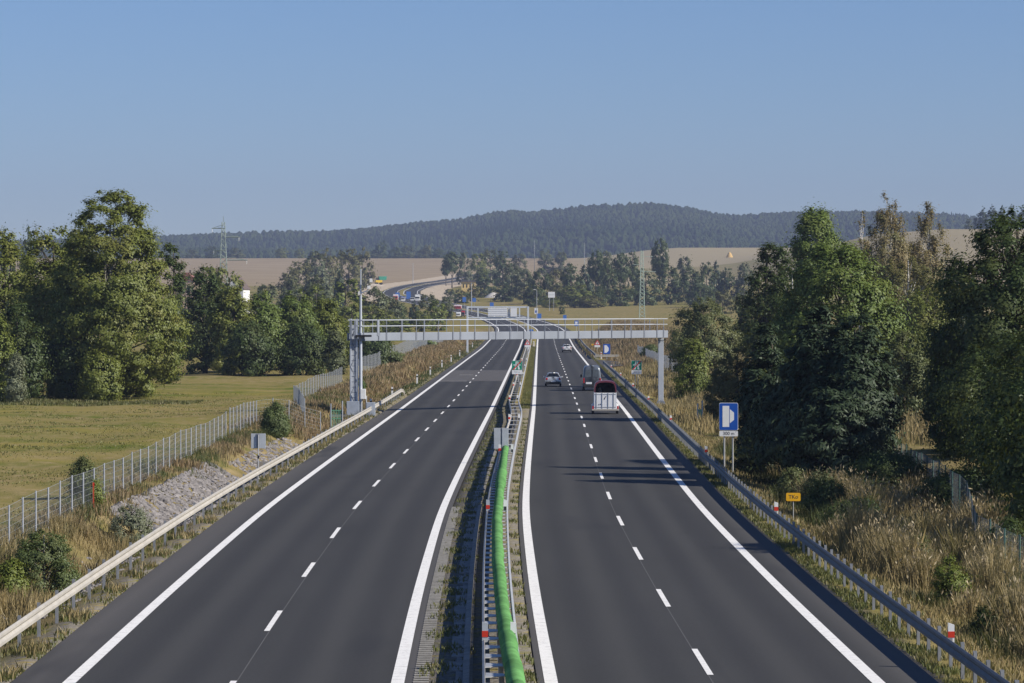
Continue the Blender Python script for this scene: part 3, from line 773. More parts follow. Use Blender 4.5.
# green gates
for X, d, lab, w_ in (((336.5 - 512) * 246 / F, 246.0, 'green steel gate panel behind the left guardrail near the gantry column', .85), ((700 - 512) * 252 / F, 252.0, 'narrow green gate post and panel beside the bushes right of the road', .35)):
    zb = ter(X, d); t = thing('gate', lab, 'gate', (X, d, zb))
    for x in (-w_ / 2, w_ / 2): MB().tube([(x, 0, -.2), (x, 0, 2.1 if x > 0 else 1.9)], .05, 8).build('post', FP, t)
    g_ = MB()
    for x in np.linspace(-w_ / 2 + .06, w_ / 2 - .06, 7): g_.box(float(x), 0, .8, .045, .03, 1.3)
    for z_ in (.2, .8, 1.4): g_.box(0, 0, z_, w_ - .1, .04, .06)
    g_.build('panel', GREENP, t)
X, d = (92 - 512) * 140 / F, 140.0
t = thing('marker_stake', 'thin red marker stake standing in the dry grass by the near fence', 'stake', (X + .05, d, ter(X, d)))
MB().box(0, 0, .45, .05, .05, 1.0).build('stake', mat('red_paint', (.5, .07, .03), .6), t); MB().box(0, 0, 1.0, .06, .06, .14).build('cap', RED, t)
# drain inlet among the stones
X, d = -14.6, 196.0
t = thing('drain_inlet', 'dark square drain inlet of concrete below the grey-green shrub', 'drain', (X, d, ter(X, d)))
fr = MB(); fr.box(-.55, 0, .1, .15, 1.3, .5); fr.box(.55, 0, .1, .15, 1.3, .5); fr.box(0, .6, .1, .95, .12, .5); fr.box(0, -.6, .1, .95, .12, .5); fr.build('frame', CONC, t)
gr_ = MB()
for k in range(7): gr_.box(-.4 + k * .13, 0, .25, .04, 1.1, .05)
gr_.build('grate', BLACK, t)

# ------------------------------------------------------------------ pylons and masts
PYL = mat('pylon_green', (.22, .27, .235), .6, .1, var=.15)
def lattice(mb, h, w0, w1, n, r):
    lv = [(h * (k / n), w0 + (w1 - w0) * k / n) for k in range(n + 1)]
    cs = ((-1, -1), (1, -1), (1, 1), (-1, 1))
    for (za, wa), (zb_, wb) in zip(lv[:-1], lv[1:]):
        for i in range(4):
            a, b_ = cs[i], cs[(i + 1) % 4]
            mb.tube([(a[0] * wa / 2, a[1] * wa / 2, za), (a[0] * wb / 2, a[1] * wb / 2, zb_)], r, 4)
            mb.tube([(a[0] * wa / 2, a[1] * wa / 2, za), (b_[0] * wb / 2, b_[1] * wb / 2, zb_)], r * .6, 4)
            mb.tube([(b_[0] * wa / 2, b_[1] * wa / 2, za), (a[0] * wb / 2, a[1] * wb / 2, zb_)], r * .6, 4)
d = 1500.0; X = (223.5 - 512) * d / F; zb = ter(X, d); ht = 8.8 + (305 - 216.5) * d / F - zb; u = d / F
t = thing('power_pylon', 'green lattice power pylon with staggered arms rising behind the left trees', 'pylon', (X, d, zb))
b_ = MB(); lattice(b_, ht - 2.5, 4.4, 1.2, 16, .12); b_.tube([(0, 0, ht - 2.5), (0, 0, ht)], .12, 5); b_.build('tower', PYL, t)
for (x0, x1, yy) in ((-11.5, 2, 228.3), (1, 16, 237), (-10, 3, 250.3), (4, 24, 260)):
    z_ = 8.8 + (305 - yy) * d / F - zb
    a_ = MB(); a_.tube([(x0 * u, 0, z_), (x1 * u, 0, z_)], .26, 5); s_ = x0 if abs(x0) > abs(x1) else x1
    a_.tube([(s_ * u, 0, z_), (0, 0, z_ + 1.6)], .1, 5); a_.build('arm', PYL, t)
    MB().tube([(s_ * u * .97, 0, z_), (s_ * u * .97, 0, z_ - 1.8)], .12, 6).build('insulator', WHITE, t)
d = 1230.0; X = (642 - 512) * d / F; zb = ter(X, d); ht = 8.8 + (305 - 250.5) * d / F - zb; u = d / F
t = thing('power_pylon', 'slim pale green lattice mast standing in the field before the dark tree belt', 'pylon', (X, d, zb))
b_ = MB(); lattice(b_, ht, 2.0, .7, 18, .10); b_.build('tower', mat('mast_green', (.40, .50, .42), .6), t)
for (x0, x1, yy) in ((2, 11, 256.5), (-9, -1, 264.5), (6, 14, 271.5)):
    z_ = 8.8 + (305 - yy) * d / F - zb; MB().tube([(x0 * u if x0 != 6 else 0, 0, z_), (x1 * u, 0, z_)], .09, 5).build('arm', bpy.data.materials['mast_green'], t)
# street lamp and slender masts
d = 1130.0; X = (536.8 - 512) * d / F; zb = ter(X, d); ht = 8.8 + (305 - 290) * d / F - zb
t = thing('street_lamp', 'grey street lamp post standing right of the far gantry', 'street lamp', (X, d, zb))
MB().tube([(0, 0, 0), (0, 0, ht)], [.13, .08], 8).build('pole', STEEL, t); MB().tube([(0, 0, ht), (-.6, -.2, ht + .15)], .05, 6).build('arm', STEEL, t)
MB().box(-.75, -.25, ht + .15, .7, .3, .18).build('lamp_head', WHITE, t)
for px, yt, d, lab in ((471.5, 283, 1350, 'thin grey lighting mast just left of the far sign gantry'), (413.0, 263.5, 2150, 'thin pale pole standing by the ploughed field above the bend'), (360.5, 258, 2200, 'thin grey mast in front of the ploughed field left of the bend'),
                     (534.4, 240, 2500, 'slim pale mast against the wooded hill, left one of two'), (584.5, 243, 2500, 'slim pale mast against the wooded hill, right one of two')):
    X = (px - 512) * d / F; zb = ter(X, d); ht = 8.8 + (305 - yt) * d / F - zb
    t = thing('mast', lab, 'mast', (X, d, zb), 0, 'distant slim masts')
    MB().tube([(0, 0, 0), (0, 0, ht)], [.22, .12], 8).build('pole', STEEL, t); MB().box(0, 0, ht, .6, .3, .25).build('head', STEEL, t)

# ------------------------------------------------------------------ far buildings and roadworks
d = 1250.0; X = (242.5 - 512) * d / F - 3; zb = ter(X, d); zt = 8.8 + (305 - 277) * d / F - zb
t = thing('house', 'white gabled house half hidden behind the left tree row', 'house', (X, d, zb), rad(-8))
WALLM = mat('white_plaster', (.80, .80, .78), .8, var=.08); ROOFM = mat('brown_roof_tiles', (.13, .095, .08), .8, var=.25, scale=1.5)
MB().prism([(-3.4, 0), (3.4, 0), (3.4, zt - 4.2), (0, zt), (-3.4, zt - 4.2)], 0, 11).build('wall', WALLM, t)
for s_ in (-1, 1): MB().add([(0, -.3, zt + .25), (s_ * 3.8, -.3, zt - 4.5), (s_ * 3.8, 11.3, zt - 4.5), (0, 11.3, zt + .25), (0, -.3, zt + .05), (s_ * 3.8, -.3, zt - 4.7), (s_ * 3.8, 11.3, zt - 4.7), (0, 11.3, zt + .05)],
        [(0, 1, 2, 3), (4, 7, 6, 5), (0, 4, 5, 1), (1, 5, 6, 2), (2, 6, 7, 3)]).build('roof', ROOFM, t)
for x in (-1.3, 1.3): MB().box(x, -.03, zt - 5.5, .9, .1, 1.2).build('window', BLACK, t)
d = 1350.0; X = (186 - 512) * d / F; zb = ter(X, d); zt = 8.8 + (305 - 272.5) * d / F - zb
t = thing('house', 'low house with a reddish tiled roof showing between the left trees', 'house', (X, d, zb))
MB().box(0, 3, (zt - 3) / 2, 6.5, 8, zt - 3).build('wall', mat('ochre_plaster', (.5, .36, .28), .8), t)
MB().prism([(-3.9, zt - 3.2), (3.9, zt - 3.2), (1.2, zt), (-1.2, zt)], -1.5, 7.5).build('roof', mat('dull_red_roof', (.26, .11, .085), .85, var=.3), t)
MB().box(1.5, 2, zt + .2, .7, .7, 1.6).build('chimney', ROOFM, t)
d = 1900.0; X = (468.5 - 512) * d / F; zb = ter(X, d); u = d / F; zt = 8.8 + (305 - 281.8) * d / F - zb; zw = 8.8 + (305 - 289) * d / F - zb
t = thing('roadside_building', 'low yellow building with a flat dark roof between the far trees', 'building', (X, d, zb))
MB().box(0, 3, zt / 2, 14 * u, 6, zt).build('wall', mat('yellow_plaster', (.75, .55, .22), .8), t)
MB().box(0, 3, zt + .4, 16 * u, 7.5, .8).build('roof', mat('dark_roof', (.10, .10, .11), .7), t)
for k in range(4): MB().box((-5 + 3.4 * k) * u, -.04, zt * .6, 1.0 * u, .1, zt * .35).build('window', BLACK, t)
def heap(px, yt, d, w, label, m_):
    X = (px - 512) * d / F; zb = ter(X, d); h = min(max(8.8 + (305 - yt) * d / F - zb, 1.5), 5.0); b_ = MB(); n_ = 20
    rings = [(1, 0), (.72, .42), (.42, .78), (.15, .97)]; vs = []
    for (r, z) in rings:
        for k in range(n_):
            a = 2 * math.pi * k / n_; rr = r * w * (1 + R.uniform(-.1, .1)); vs.append((rr * math.cos(a), rr * .7 * math.sin(a), z * h * (1 + R.uniform(-.06, .06)) - .2))
    fs = [(i * n_ + k, i * n_ + (k + 1) % n_, (i + 1) * n_ + (k + 1) % n_, (i + 1) * n_ + k) for i in range(3) for k in range(n_)] + [tuple(3 * n_ + k for k in range(n_))]
    b_.add(vs, fs); o = b_.build('heap', m_, None, None, smooth=True); o.location = (X, d, zb)
    return tag(o, label, 'heap')
SAND = mat('pale_gravel', (.62, .58, .52), .95, var=.2, scale=.6)
heap(494, 292, 1750, 5.2, 'white gravel heap beyond the far gantry by the trees', SAND)
heap(371, 283.5, 2050, 9, 'pale earth heap left of the yellow and green machine', mat('pale_earth', (.50, .43, .33), .95, var=.2, scale=.4))
o = heap(729.5, 243.5, 3000, 3.2, 'small ochre straw stack on the far field against the hill', mat('straw', (.62, .42, .16), .95, var=.2))
# construction machine
d = 2080.0; X = (379.5 - 512) * d / F; zb = ter(X, d)
t = thing('construction_machine', 'yellow wheeled machine with green bin working beside the far bend', 'machine', (X, d, zb), rad(15))
MB().box(-.6, 0, 2.0, 4.2, 2.4, 1.6).build('body', mat('machine_yellow', (.75, .50, .03), .5), t, bevel=.1)
MB().box(-1.4, 0, 3.5, 1.6, 2.0, 1.5).build('cab', mat('cab_glass', (.05, .06, .07), .2), t, bevel=.1)
MB().box(1.9, 0, 4.0, 4.4, 2.6, 2.3, top=1.15).build('bin', mat('machine_green', (.05, .30, .20), .5), t, bevel=.1)
MB().tube([(.6, 0, 2.6), (4.4, 0, 4.6)], .35, 8).build('conveyor', bpy.data.materials['machine_green'], t)
for x in (-2.0, 1.0):
    for y in (-1.2, 1.2): MB().tube([(x, y - .25, .75), (x, y + .25, .75)], .75, 14).build('wheel', BLACK, t)
# ------------------------------------------------------------------ vehicles
GLASS = None
m, n, out = new_mat('car_glass'); b = nd(n, 'ShaderNodeBsdfPrincipled'); b.inputs['Base Color'].default_value = (.012, .015, .018, 1); b.inputs['Roughness'].default_value = .08
n.links.new(b.outputs[0], out.inputs[0]); GLASS = m
def paint(name, c, metal=.4, rough=.35):
    m, n, out = new_mat(name); b = nd(n, 'ShaderNodeBsdfPrincipled')
    n.links.new(mix(n, ramp(n, noise(n, 1.5, 4), .3, .7), tuple(x * .85 for x in c), c), b.inputs['Base Color'])
    b.inputs['Roughness'].default_value = rough; b.inputs['Metallic'].default_value = metal
    b.inputs['Coat Weight'].default_value = .5; b.inputs['Coat Roughness'].default_value = .12
    n.links.new(b.outputs[0], out.inputs[0]); return m
TYRE = mat('tyre_rubber', (.018, .018, .019), .8, var=.2); RIM = mat('wheel_rim', (.5, .5, .52), .35, .6)
LAMP = mat('tail_lamp', (.42, .02, .02), .25, var=.1); BUMP = mat('bumper_black', (.03, .03, .033), .6)
def loft(stations, n=None):
    """stations: y, list of (x, z) half section from bottom middle to top middle -> grid of points, both sides"""
    return np.array([[(x, y, z) for x, z in sec] + [(-x, y, z) for x, z in sec[::-1]] for y, sec in stations])
def lerp_sec(P, u, v):
    r, c = P.shape[:2]; u = min(max(u, 0), r - 1.001); v = min(max(v, 0), c - 1.001)
    i, j = int(u), int(v); a, b_ = u - i, v - j
    return (P[i, j] * (1 - a) * (1 - b_) + P[i + 1, j] * a * (1 - b_) + P[i, j + 1] * (1 - a) * b_ + P[i + 1, j + 1] * a * b_)
def patch(P, u0, u1, v0, v1, off, centre, name, m_, t, nu=4, nv=6):
    g = np.array([[lerp_sec(P, u0 + (u1 - u0) * i / nu, v0 + (v1 - v0) * j / nv) for j in range(nv + 1)] for i in range(nu + 1)])
    du = np.gradient(g, axis=0); dv = np.gradient(g, axis=1); nn = np.cross(du, dv); nn /= (np.linalg.norm(nn, axis=2, keepdims=True) + 1e-9)
    s_ = np.sign(np.sum(nn * (g - np.array(centre)), axis=2, keepdims=True)); s_[s_ == 0] = 1
    g = g + nn * s_ * off; b_ = MB(); w_ = nv + 1
    b_.add([tuple(p) for p in g.reshape(-1, 3)], [(i * w_ + j, i * w_ + j + 1, (i + 1) * w_ + j + 1, (i + 1) * w_ + j) for i in range(nu) for j in range(nv)])
    return b_.build(name, m_, t, smooth=True)
def body_mesh(P, name, m_, t):
    r, c = P.shape[:2]; b_ = MB()
    fs = [(i * c + j, i * c + (j + 1) % c, (i + 1) * c + (j + 1) % c, (i + 1) * c + j) for i in range(r - 1) for j in range(c)]
    fs += [tuple(range(c))[::-1], tuple((r - 1) * c + j for j in range(c))]
    b_.add([tuple(p) for p in P.reshape(-1, 3)], fs); return b_.build(name, m_, t, smooth=True)
def wheel(t, x, y, r, w_):
    b_ = MB().tube([(x - w_ / 2, y, r), (x - w_ * .42, y, r), (x + w_ * .42, y, r), (x + w_ / 2, y, r)], [r * .9, r, r, r * .9], 18)
    wo = b_.build('wheel', TYRE, t); sg = 1 if x > 0 else -1
    MB().tube([(x + sg * w_ * .45, y, r), (x + sg * (w_ * .5 + .012), y, r)], [r * .66, r * .6], 14).build('rim', RIM, wo)
def car(label, loc, rz, m_, kind, group=None):
    t = thing('car', label, 'car', loc, rz, group)
    def sec(zb, zbelt, ztop, wb, wt):
        return [(0, zb), (wb * .80, zb), (wb * .97, zb + .10), (wb, zb + .30), (wb * .985, (zb + zbelt) / 2 + .12), (wb * .96, zbelt), (wb * .93, zbelt + .02), (wt + .02, ztop - .10), (wt * .88, ztop - .02), (wt * .5, ztop), (0, ztop + .01)]
    if kind == 'hatch':
        st = [(0.0, sec(.42, .80, .86, .70, .62)), (.04, sec(.30, .88, .95, .80, .70)), (.16, sec(.26, .93, 1.02, .84, .72)), (.30, sec(.24, .96, 1.28, .86, .64)), (.52, sec(.22, .97, 1.44, .87, .60)), (1.1, sec(.2, .97, 1.49, .88, .60)),
              (2.0, sec(.2, .95, 1.48, .88, .60)), (2.45, sec(.2, .94, 1.38, .88, .60)), (3.05, sec(.2, .93, 1.00, .87, .72)), (3.7, sec(.22, .84, .90, .84, .70)), (3.98, sec(.26, .70, .76, .74, .60)), (4.05, sec(.34, .6, .64, .62, .5))]
    else:
        st = [(0.0, sec(.44, .82, .88, .70, .62)), (.04, sec(.32, .92, .98, .80, .72)), (.18, sec(.28, .98, 1.04, .85, .74)), (.62, sec(.26, 1.0, 1.08, .87, .72)), (1.12, sec(.24, .98, 1.40, .88, .60)), (1.6, sec(.22, .97, 1.46, .88, .60)),
              (2.4, sec(.22, .96, 1.46, .88, .60)), (2.8, sec(.22, .95, 1.38, .88, .60)), (3.4, sec(.22, .93, 1.0, .87, .72)), (4.1, sec(.24, .84, .90, .85, .70)), (4.38, sec(.28, .70, .76, .76, .60)), (4.45, sec(.36, .6, .64, .64, .5))]
    P = loft(st); Lc = st[-1][0]; body_mesh(P, 'body', m_, t)
    a, b_ = (2.15, 3.9) if kind == 'hatch' else (3.15, 3.95)
    patch(P, a, b_, 7.2, 13.8, .014, (0, Lc / 2, .5), 'rear_window', GLASS, t)
    k = 5 if kind == 'hatch' else 5
    patch(P, 6.9 if kind == 'hatch' else 6.95, 7.9, 7.2, 13.8, .014, (0, Lc / 2, .5), 'windscreen', GLASS, t)
    for v0, v1 in ((6.2, 6.95), (14.05, 14.8)): patch(P, 4.1, 6.9, v0, v1, .014, (0, Lc / 2, .8), 'side_window', GLASS, t, 6, 2)
    MB().box(0, .06, .42, 1.60, .16, .26).build('bumper', BUMP, t, bevel=.04)
    MB().box(0, -.03, .56, .52, .03, .12).build('number_plate', SIGNW, t)
    for s_ in (-1, 1):
        MB().box(s_ * .70, .06, .82, .22, .14, .22).build('tail_light', LAMP, t, bevel=.03)
        MB().box(s_ * .98, Lc - 1.5, 1.0, .20, .12, .14).build('mirror', m_, t, bevel=.03)
        wheel(t, s_ * .78, .72, .31, .2); wheel(t, s_ * .78, Lc - .82, .31, .2)
    return t
SILV = paint('silver_paint', (.62, .63, .64)); WHIT = paint('pale_silver_paint', (.74, .74, .74), .15)
def road_pt(px, py):
    d = H * F / (py - YH); return ((px - 512) * d / F, d, float(z0(d)) + .008)
hd = -math.atan(.0086)
car('silver hatchback with dark rear window driving in the left lane of the right carriageway', road_pt(553.2, 386.6), hd, SILV, 'hatch')
car('far pale silver saloon ahead of the grey van', road_pt(566.8, 352.4), hd, WHIT, 'saloon')
# van
VANP = paint('grey_blue_paint', (.155, .175, .20), .35, .38)
t = thing('van', 'grey high-roofed panel van seen from behind in the right lane', 'van', road_pt(592.0, 391.0), hd)
def vs_(zb, zm, zt, wb, wt): return [(0, zb), (wb * .9, zb), (wb, zb + .12), (wb, zb + .5), (wb, zm), (wb - .01, zm + .05), (wt + .06, zt - .36), (wt, zt - .16), (wt * .85, zt - .04), (wt * .5, zt), (0, zt + .01)]
st = [(0, vs_(.46, 1.25, 2.30, .84, .68)), (.06, vs_(.40, 1.3, 2.46, .92, .76)), (.30, vs_(.36, 1.3, 2.54, .95, .78)), (1.5, vs_(.34, 1.3, 2.58, .96, .79)), (3.2, vs_(.34, 1.3, 2.56, .96, .79)), (4.0, vs_(.34, 1.25, 2.35, .95, .74)),
      (4.6, vs_(.34, 1.15, 1.55, .94, .78)), (5.2, vs_(.36, .95, 1.15, .90, .74)), (5.4, vs_(.42, .8, .95, .76, .6))]
P = loft(st); body_mesh(P, 'body', VANP, t)
for s_ in (-1, 1):
    MB().prism([(s_ * .07, 1.42), (s_ * .72, 1.42), (s_ * .66, 2.16), (s_ * .07, 2.2)][::s_], -.02, .03).build('rear_window', mat('van_glass', (.11, .13, .15), .15) if s_ < 0 else bpy.data.materials['van_glass'], t)
    MB().box(s_ * .84, .03, 1.06, .14, .14, .52).build('tail_light', LAMP, t, bevel=.02)
    MB().box(s_ * 1.06, 4.3, 1.45, .16, .12, .30).build('mirror', BUMP, t, bevel=.03)
    wheel(t, s_ * .84, .95, .34, .22); wheel(t, s_ * .84, 4.45, .34, .22)
    MB().box(s_ * .962, 3.9, 1.55, .012, 1.0, .5).build('side_window', GLASS, t)
MB().box(0, -.02, 1.2, .02, .03, 1.9).build('door_seam', BUMP, t)
MB().box(0, .02, .52, 1.8, .2, .24).build('bumper', BUMP, t, bevel=.03)
MB().box(-.32, -.05, .80, .62, .03, .2).build('number_plate', SIGNW, t)
# horse trailer
t = thing('horse_trailer', 'white horse trailer with maroon roof and open dark upper rear', 'trailer', road_pt(605.4, 414.2), hd)
MAR = mat('maroon_fibreglass', (.15, .036, .052), .4, var=.15); TW = mat('trailer_white', (.80, .81, .83), .45, var=.06, scale=1); INN = mat('trailer_inside', (.02, .022, .02), .9)
hw, Lt, zf = .90, 3.3, .35
side = MB()
for s_ in (-1, 1): side.box(s_ * (hw - .02), Lt / 2, 1.1, .04, Lt, 1.3)
side.build('side_wall', TW, t)
MB().box(0, Lt / 2, zf + .06, hw * 2 - .1, Lt, .08).build('floor', INN, t)
MB().box(0, Lt - .02, 1.25, hw * 2 - .1, .04, 1.7).build('front_wall', INN, t)
arch = [(-hw, 1.75), (-hw * .97, 2.25), (-hw * .86, 2.52), (-hw * .6, 2.64), (0, 2.68), (hw * .6, 2.64), (hw * .86, 2.52), (hw * .97, 2.25), (hw, 1.75)]
inn = [(x * .90, z - (.12 if z > 1.8 else 0)) for x, z in arch]
rf = MB(); n_ = len(arch); vs = []
for y in (-.03, Lt - .25, Lt + .05):
    k = 1 if y < Lt else .85
    vs += [(x * k, y, 1.75 + (z - 1.75) * (1 if y < Lt else .75)) for x, z in arch]
vs += [(x, -.03, z) for x, z in inn] + [(x, Lt - .3, z) for x, z in inn]
fs = [(i * n_ + k, i * n_ + k + 1, (i + 1) * n_ + k + 1, (i + 1) * n_ + k) for i in range(2) for k in range(n_ - 1)]
fs += [(k, k + 1, 3 * n_ + k + 1, 3 * n_ + k) for k in range(n_ - 1)] + [(3 * n_ + k, 3 * n_ + k + 1, 4 * n_ + k + 1, 4 * n_ + k) for k in range(n_ - 1)] + [tuple(2 * n_ + k for k in range(n_))]
rf.add(vs, fs).build('roof', MAR, t)
MB().box(0, Lt - .35, 2.1, hw * 1.7, .05, .95).build('partition', INN, t)
MB().prism([(-hw, .42), (hw, .42), (hw, 1.72), (-hw, 1.72)], -.06, .02).build('ramp', TW, t)
st_ = MB()
for x in (-.72, -.26, .22, .66): st_.box(x, -.075, 1.08, .045, .025, 1.24)
st_.box(0, -.072, 1.6, 1.7, .02, .03); st_.box(0, -.072, .56, 1.7, .02, .03)
st_.build('ramp_ribs', mat('trailer_grey_rib', (.30, .32, .34), .5), t)
em = MB(); em.prism([(-.13, 1.22), (-.06, 1.16), (.0, 1.33), (.10, 1.46), (.02, 1.44), (-.06, 1.32)], -.076, -.066); em.prism([(-.6, .74), (-.5, .72), (-.52, .82)], -.076, -.066); em.prism([(-.45, .76), (-.36, .74), (-.4, .86)], -.076, -.066)
em.build('emblem', SIGNK, t)
# the horse inside: one continuous skinned body, rump to the ramp
hv = [(-.42, .62, 1.42), (-.42, .36, 1.40), (-.42, 1.30, 1.38), (-.42, 1.85, 1.42), (-.42, 2.15, 1.75), (-.42, 2.35, 2.02), (-.42, 2.72, 1.86), (-.42, .16, 1.38), (-.42, .10, .80),
      (-.56, .45, 1.02), (-.56, .32, .72), (-.56, .36, .42), (-.28, .45, 1.02), (-.28, .32, .72), (-.28, .36, .42), (-.55, 1.8, 1.0), (-.55, 1.82, .70), (-.55, 1.8, .42), (-.29, 1.8, 1.0), (-.29, 1.82, .70), (-.29, 1.8, .42)]
he = [(0, 1), (0, 2), (2, 3), (3, 4), (4, 5), (5, 6), (1, 7), (7, 8), (0, 9), (9, 10), (10, 11), (0, 12), (12, 13), (13, 14), (3, 15), (15, 16), (16, 17), (3, 18), (18, 19), (19, 20)]
hr = [.30, .27, .29, .27, .16, .13, .07, .05, .03, .12, .06, .045, .12, .06, .045, .11, .06, .045, .11, .06, .045]
me = bpy.data.meshes.new('horse'); me.from_pydata(hv, he, []); me.update()
ho = link('horse', me, mat('white_coat', (.74, .72, .70), .8), None, t.location); ho.rotation_euler = t.rotation_euler
sk = ho.modifiers.new('skin', 'SKIN'); ho.modifiers.new('sub', 'SUBSURF').render_levels = 1
for i, r_ in enumerate(hr): me.skin_vertices[0].data[i].radius = (r_, r_ * 1.15)
me.skin_vertices[0].data[0].use_root = True
tag(ho, 'white horse rump just showing over the trailer ramp', 'horse')
for s_ in (-1, 1):
    MB().box(s_ * 1.0, -.02, .52, .14, .08, .26).build('tail_light', LAMP, t, bevel=.02)
    fd = MB(); fd.prism([(s_ * .90, .40), (s_ * 1.10, .40), (s_ * 1.10, .72), (s_ * .90, .86)][::s_], .8, 2.2); fd.build('mudguard', TW, t)
    wheel(t, s_ * .99, 1.15, .30, .18); wheel(t, s_ * .99, 1.85, .30, .18)
MB().box(0, -.05, .34, 2.2, .12, .14).build('rear_beam', DUSTY, t, bevel=.02)
MB().box(0, Lt / 2, .36, 1.0, Lt, .1).build('chassis', BUMP, t)
tb = MB(); tb.tube([(-.5, Lt - .2, .42), (0, Lt + 1.2, .42)], .05, 6); tb.tube([(.5, Lt - .2, .42), (0, Lt + 1.2, .42)], .05, 6); tb.build('drawbar', STEEL, t)
MB().tube([(0, Lt + .9, .12), (0, Lt + .9, .7)], .04, 6).build('jockey_wheel', BUMP, t)
# far queue of vehicles and roadworks
TR = {'red': paint('lorry_red', (.45, .03, .04), .0), 'white': paint('lorry_white', (.75, .75, .74), .0), 'blue': paint('lorry_blue', (.08, .12, .28), .1), 'dark': paint('lorry_dark', (.06, .065, .075), .1)}
for px, yb, d, w_, h_, mc, cc, lab in ((395.5, 300, 1660, 2.5, 3.0, 'white', 'red', 'white lorry with maroon cab waiting on the far bend'), (403.0, 301, 1640, 2.2, 2.3, 'blue', 'white', 'blue van in the queue on the far bend'),
        (412.5, 299.5, 1660, 2.3, 2.2, 'dark', 'white', 'dark van in the queue below the tall blue sign'), (417.5, 299.5, 1660, 2.6, 3.0, 'white', 'white', 'white lorry nearest the trees in the queue on the far bend'),
        (457.5, 305.5, 1420, 3.4, 1.6, 'white', 'red', 'red and white lorry among the roadworks left of the far gantry'), (458.3, 315.5, 1235, 1.7, 1.5, 'white', 'white', 'white car parked below the red and white lorry'),
        (463.0, 314.2, 1240, 1.3, 1.9, 'red', 'dark', 'small red vehicle beside the white parked car')):
    X = (px - 512) * d / F; zb = ter(X, d); t = thing('lorry' if 'lorry' in lab else ('van' if 'van' in lab else 'car'), lab, 'lorry' if 'lorry' in lab else ('van' if 'van' in lab else 'car'), (X, d, zb), 0, 'vehicles at the far roadworks')
    Lb = 5.5 if 'lorry' in lab else 3.2
    MB().box(0, Lb / 2, .5 + h_ / 2, w_, Lb, h_).build('body', TR[mc], t, bevel=.12)
    MB().box(0, -.7, .45 + h_ * .36, w_ * .94, 1.6, h_ * .72).build('cab', TR[cc], t, bevel=.12)
    MB().box(0, -1.52, .5 + h_ * .5, w_ * .8, .05, h_ * .24).build('windscreen', GLASS, t)
    for x in (-w_ / 2 + .15, w_ / 2 - .15):
        for y in (-.7, Lb - .9): MB().tube([(x - .13, y, .42), (x + .13, y, .42)], .42, 12).build('wheel', TYRE, t)
# ------------------------------------------------------------------ trees
LM = {
 'alder': leaf_mat('alder_leaves', (0.125, 0.152, 0.024), (0.175, 0.200, 0.036), (0.205, 0.205, 0.048), .32),
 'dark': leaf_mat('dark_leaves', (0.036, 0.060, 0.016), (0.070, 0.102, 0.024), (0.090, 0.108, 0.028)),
 'oak': leaf_mat('oak_leaves', (0.084, 0.129, 0.025), (0.151, 0.202, 0.039), (0.179, 0.213, 0.050)),
 'pine': leaf_mat('pine_needles', (0.024, 0.040, 0.018), (0.048, 0.074, 0.034), None, .1),
 'willow': leaf_mat('willow_leaves', (0.095, 0.118, 0.039), (0.157, 0.174, 0.062), (0.190, 0.190, 0.084)),
 'silver': leaf_mat('silvery_leaves', (0.146, 0.168, 0.101), (0.224, 0.241, 0.151), (0.112, 0.134, 0.056)),
 'birch': leaf_mat('birch_autumn_leaves', (0.20, 0.155, 0.06), (0.27, 0.21, 0.10), (0.17, 0.17, 0.06), .35),
 'brown': leaf_mat('brownish_leaves', (0.110, 0.105, 0.028), (0.165, 0.150, 0.044), (0.105, 0.120, 0.032)),
 'bright': leaf_mat('bright_leaves', (0.112, 0.151, 0.025), (0.185, 0.213, 0.039), None),
 'shrub': leaf_mat('shrub_leaves', (0.073, 0.106, 0.031), (0.123, 0.157, 0.050), (0.146, 0.157, 0.067)),
 'grey': leaf_mat('grey_green_leaves', (0.085, 0.105, 0.045), (0.135, 0.155, 0.070), (0.115, 0.115, 0.05)),
}
BARK = mat('bark', (.10, .085, .065), .9, var=.4, scale=4, bump=.5, spec=.2)
BARKG = mat('grey_bark', (.24, .225, .20), .9, var=.35, scale=4, spec=.2)
BARKW = mat('birch_bark', (.62, .60, .56), .8, var=.45, scale=5, spec=.2)
def unit(v): return v / (np.linalg.norm(v, axis=-1, keepdims=True) + 1e-9)
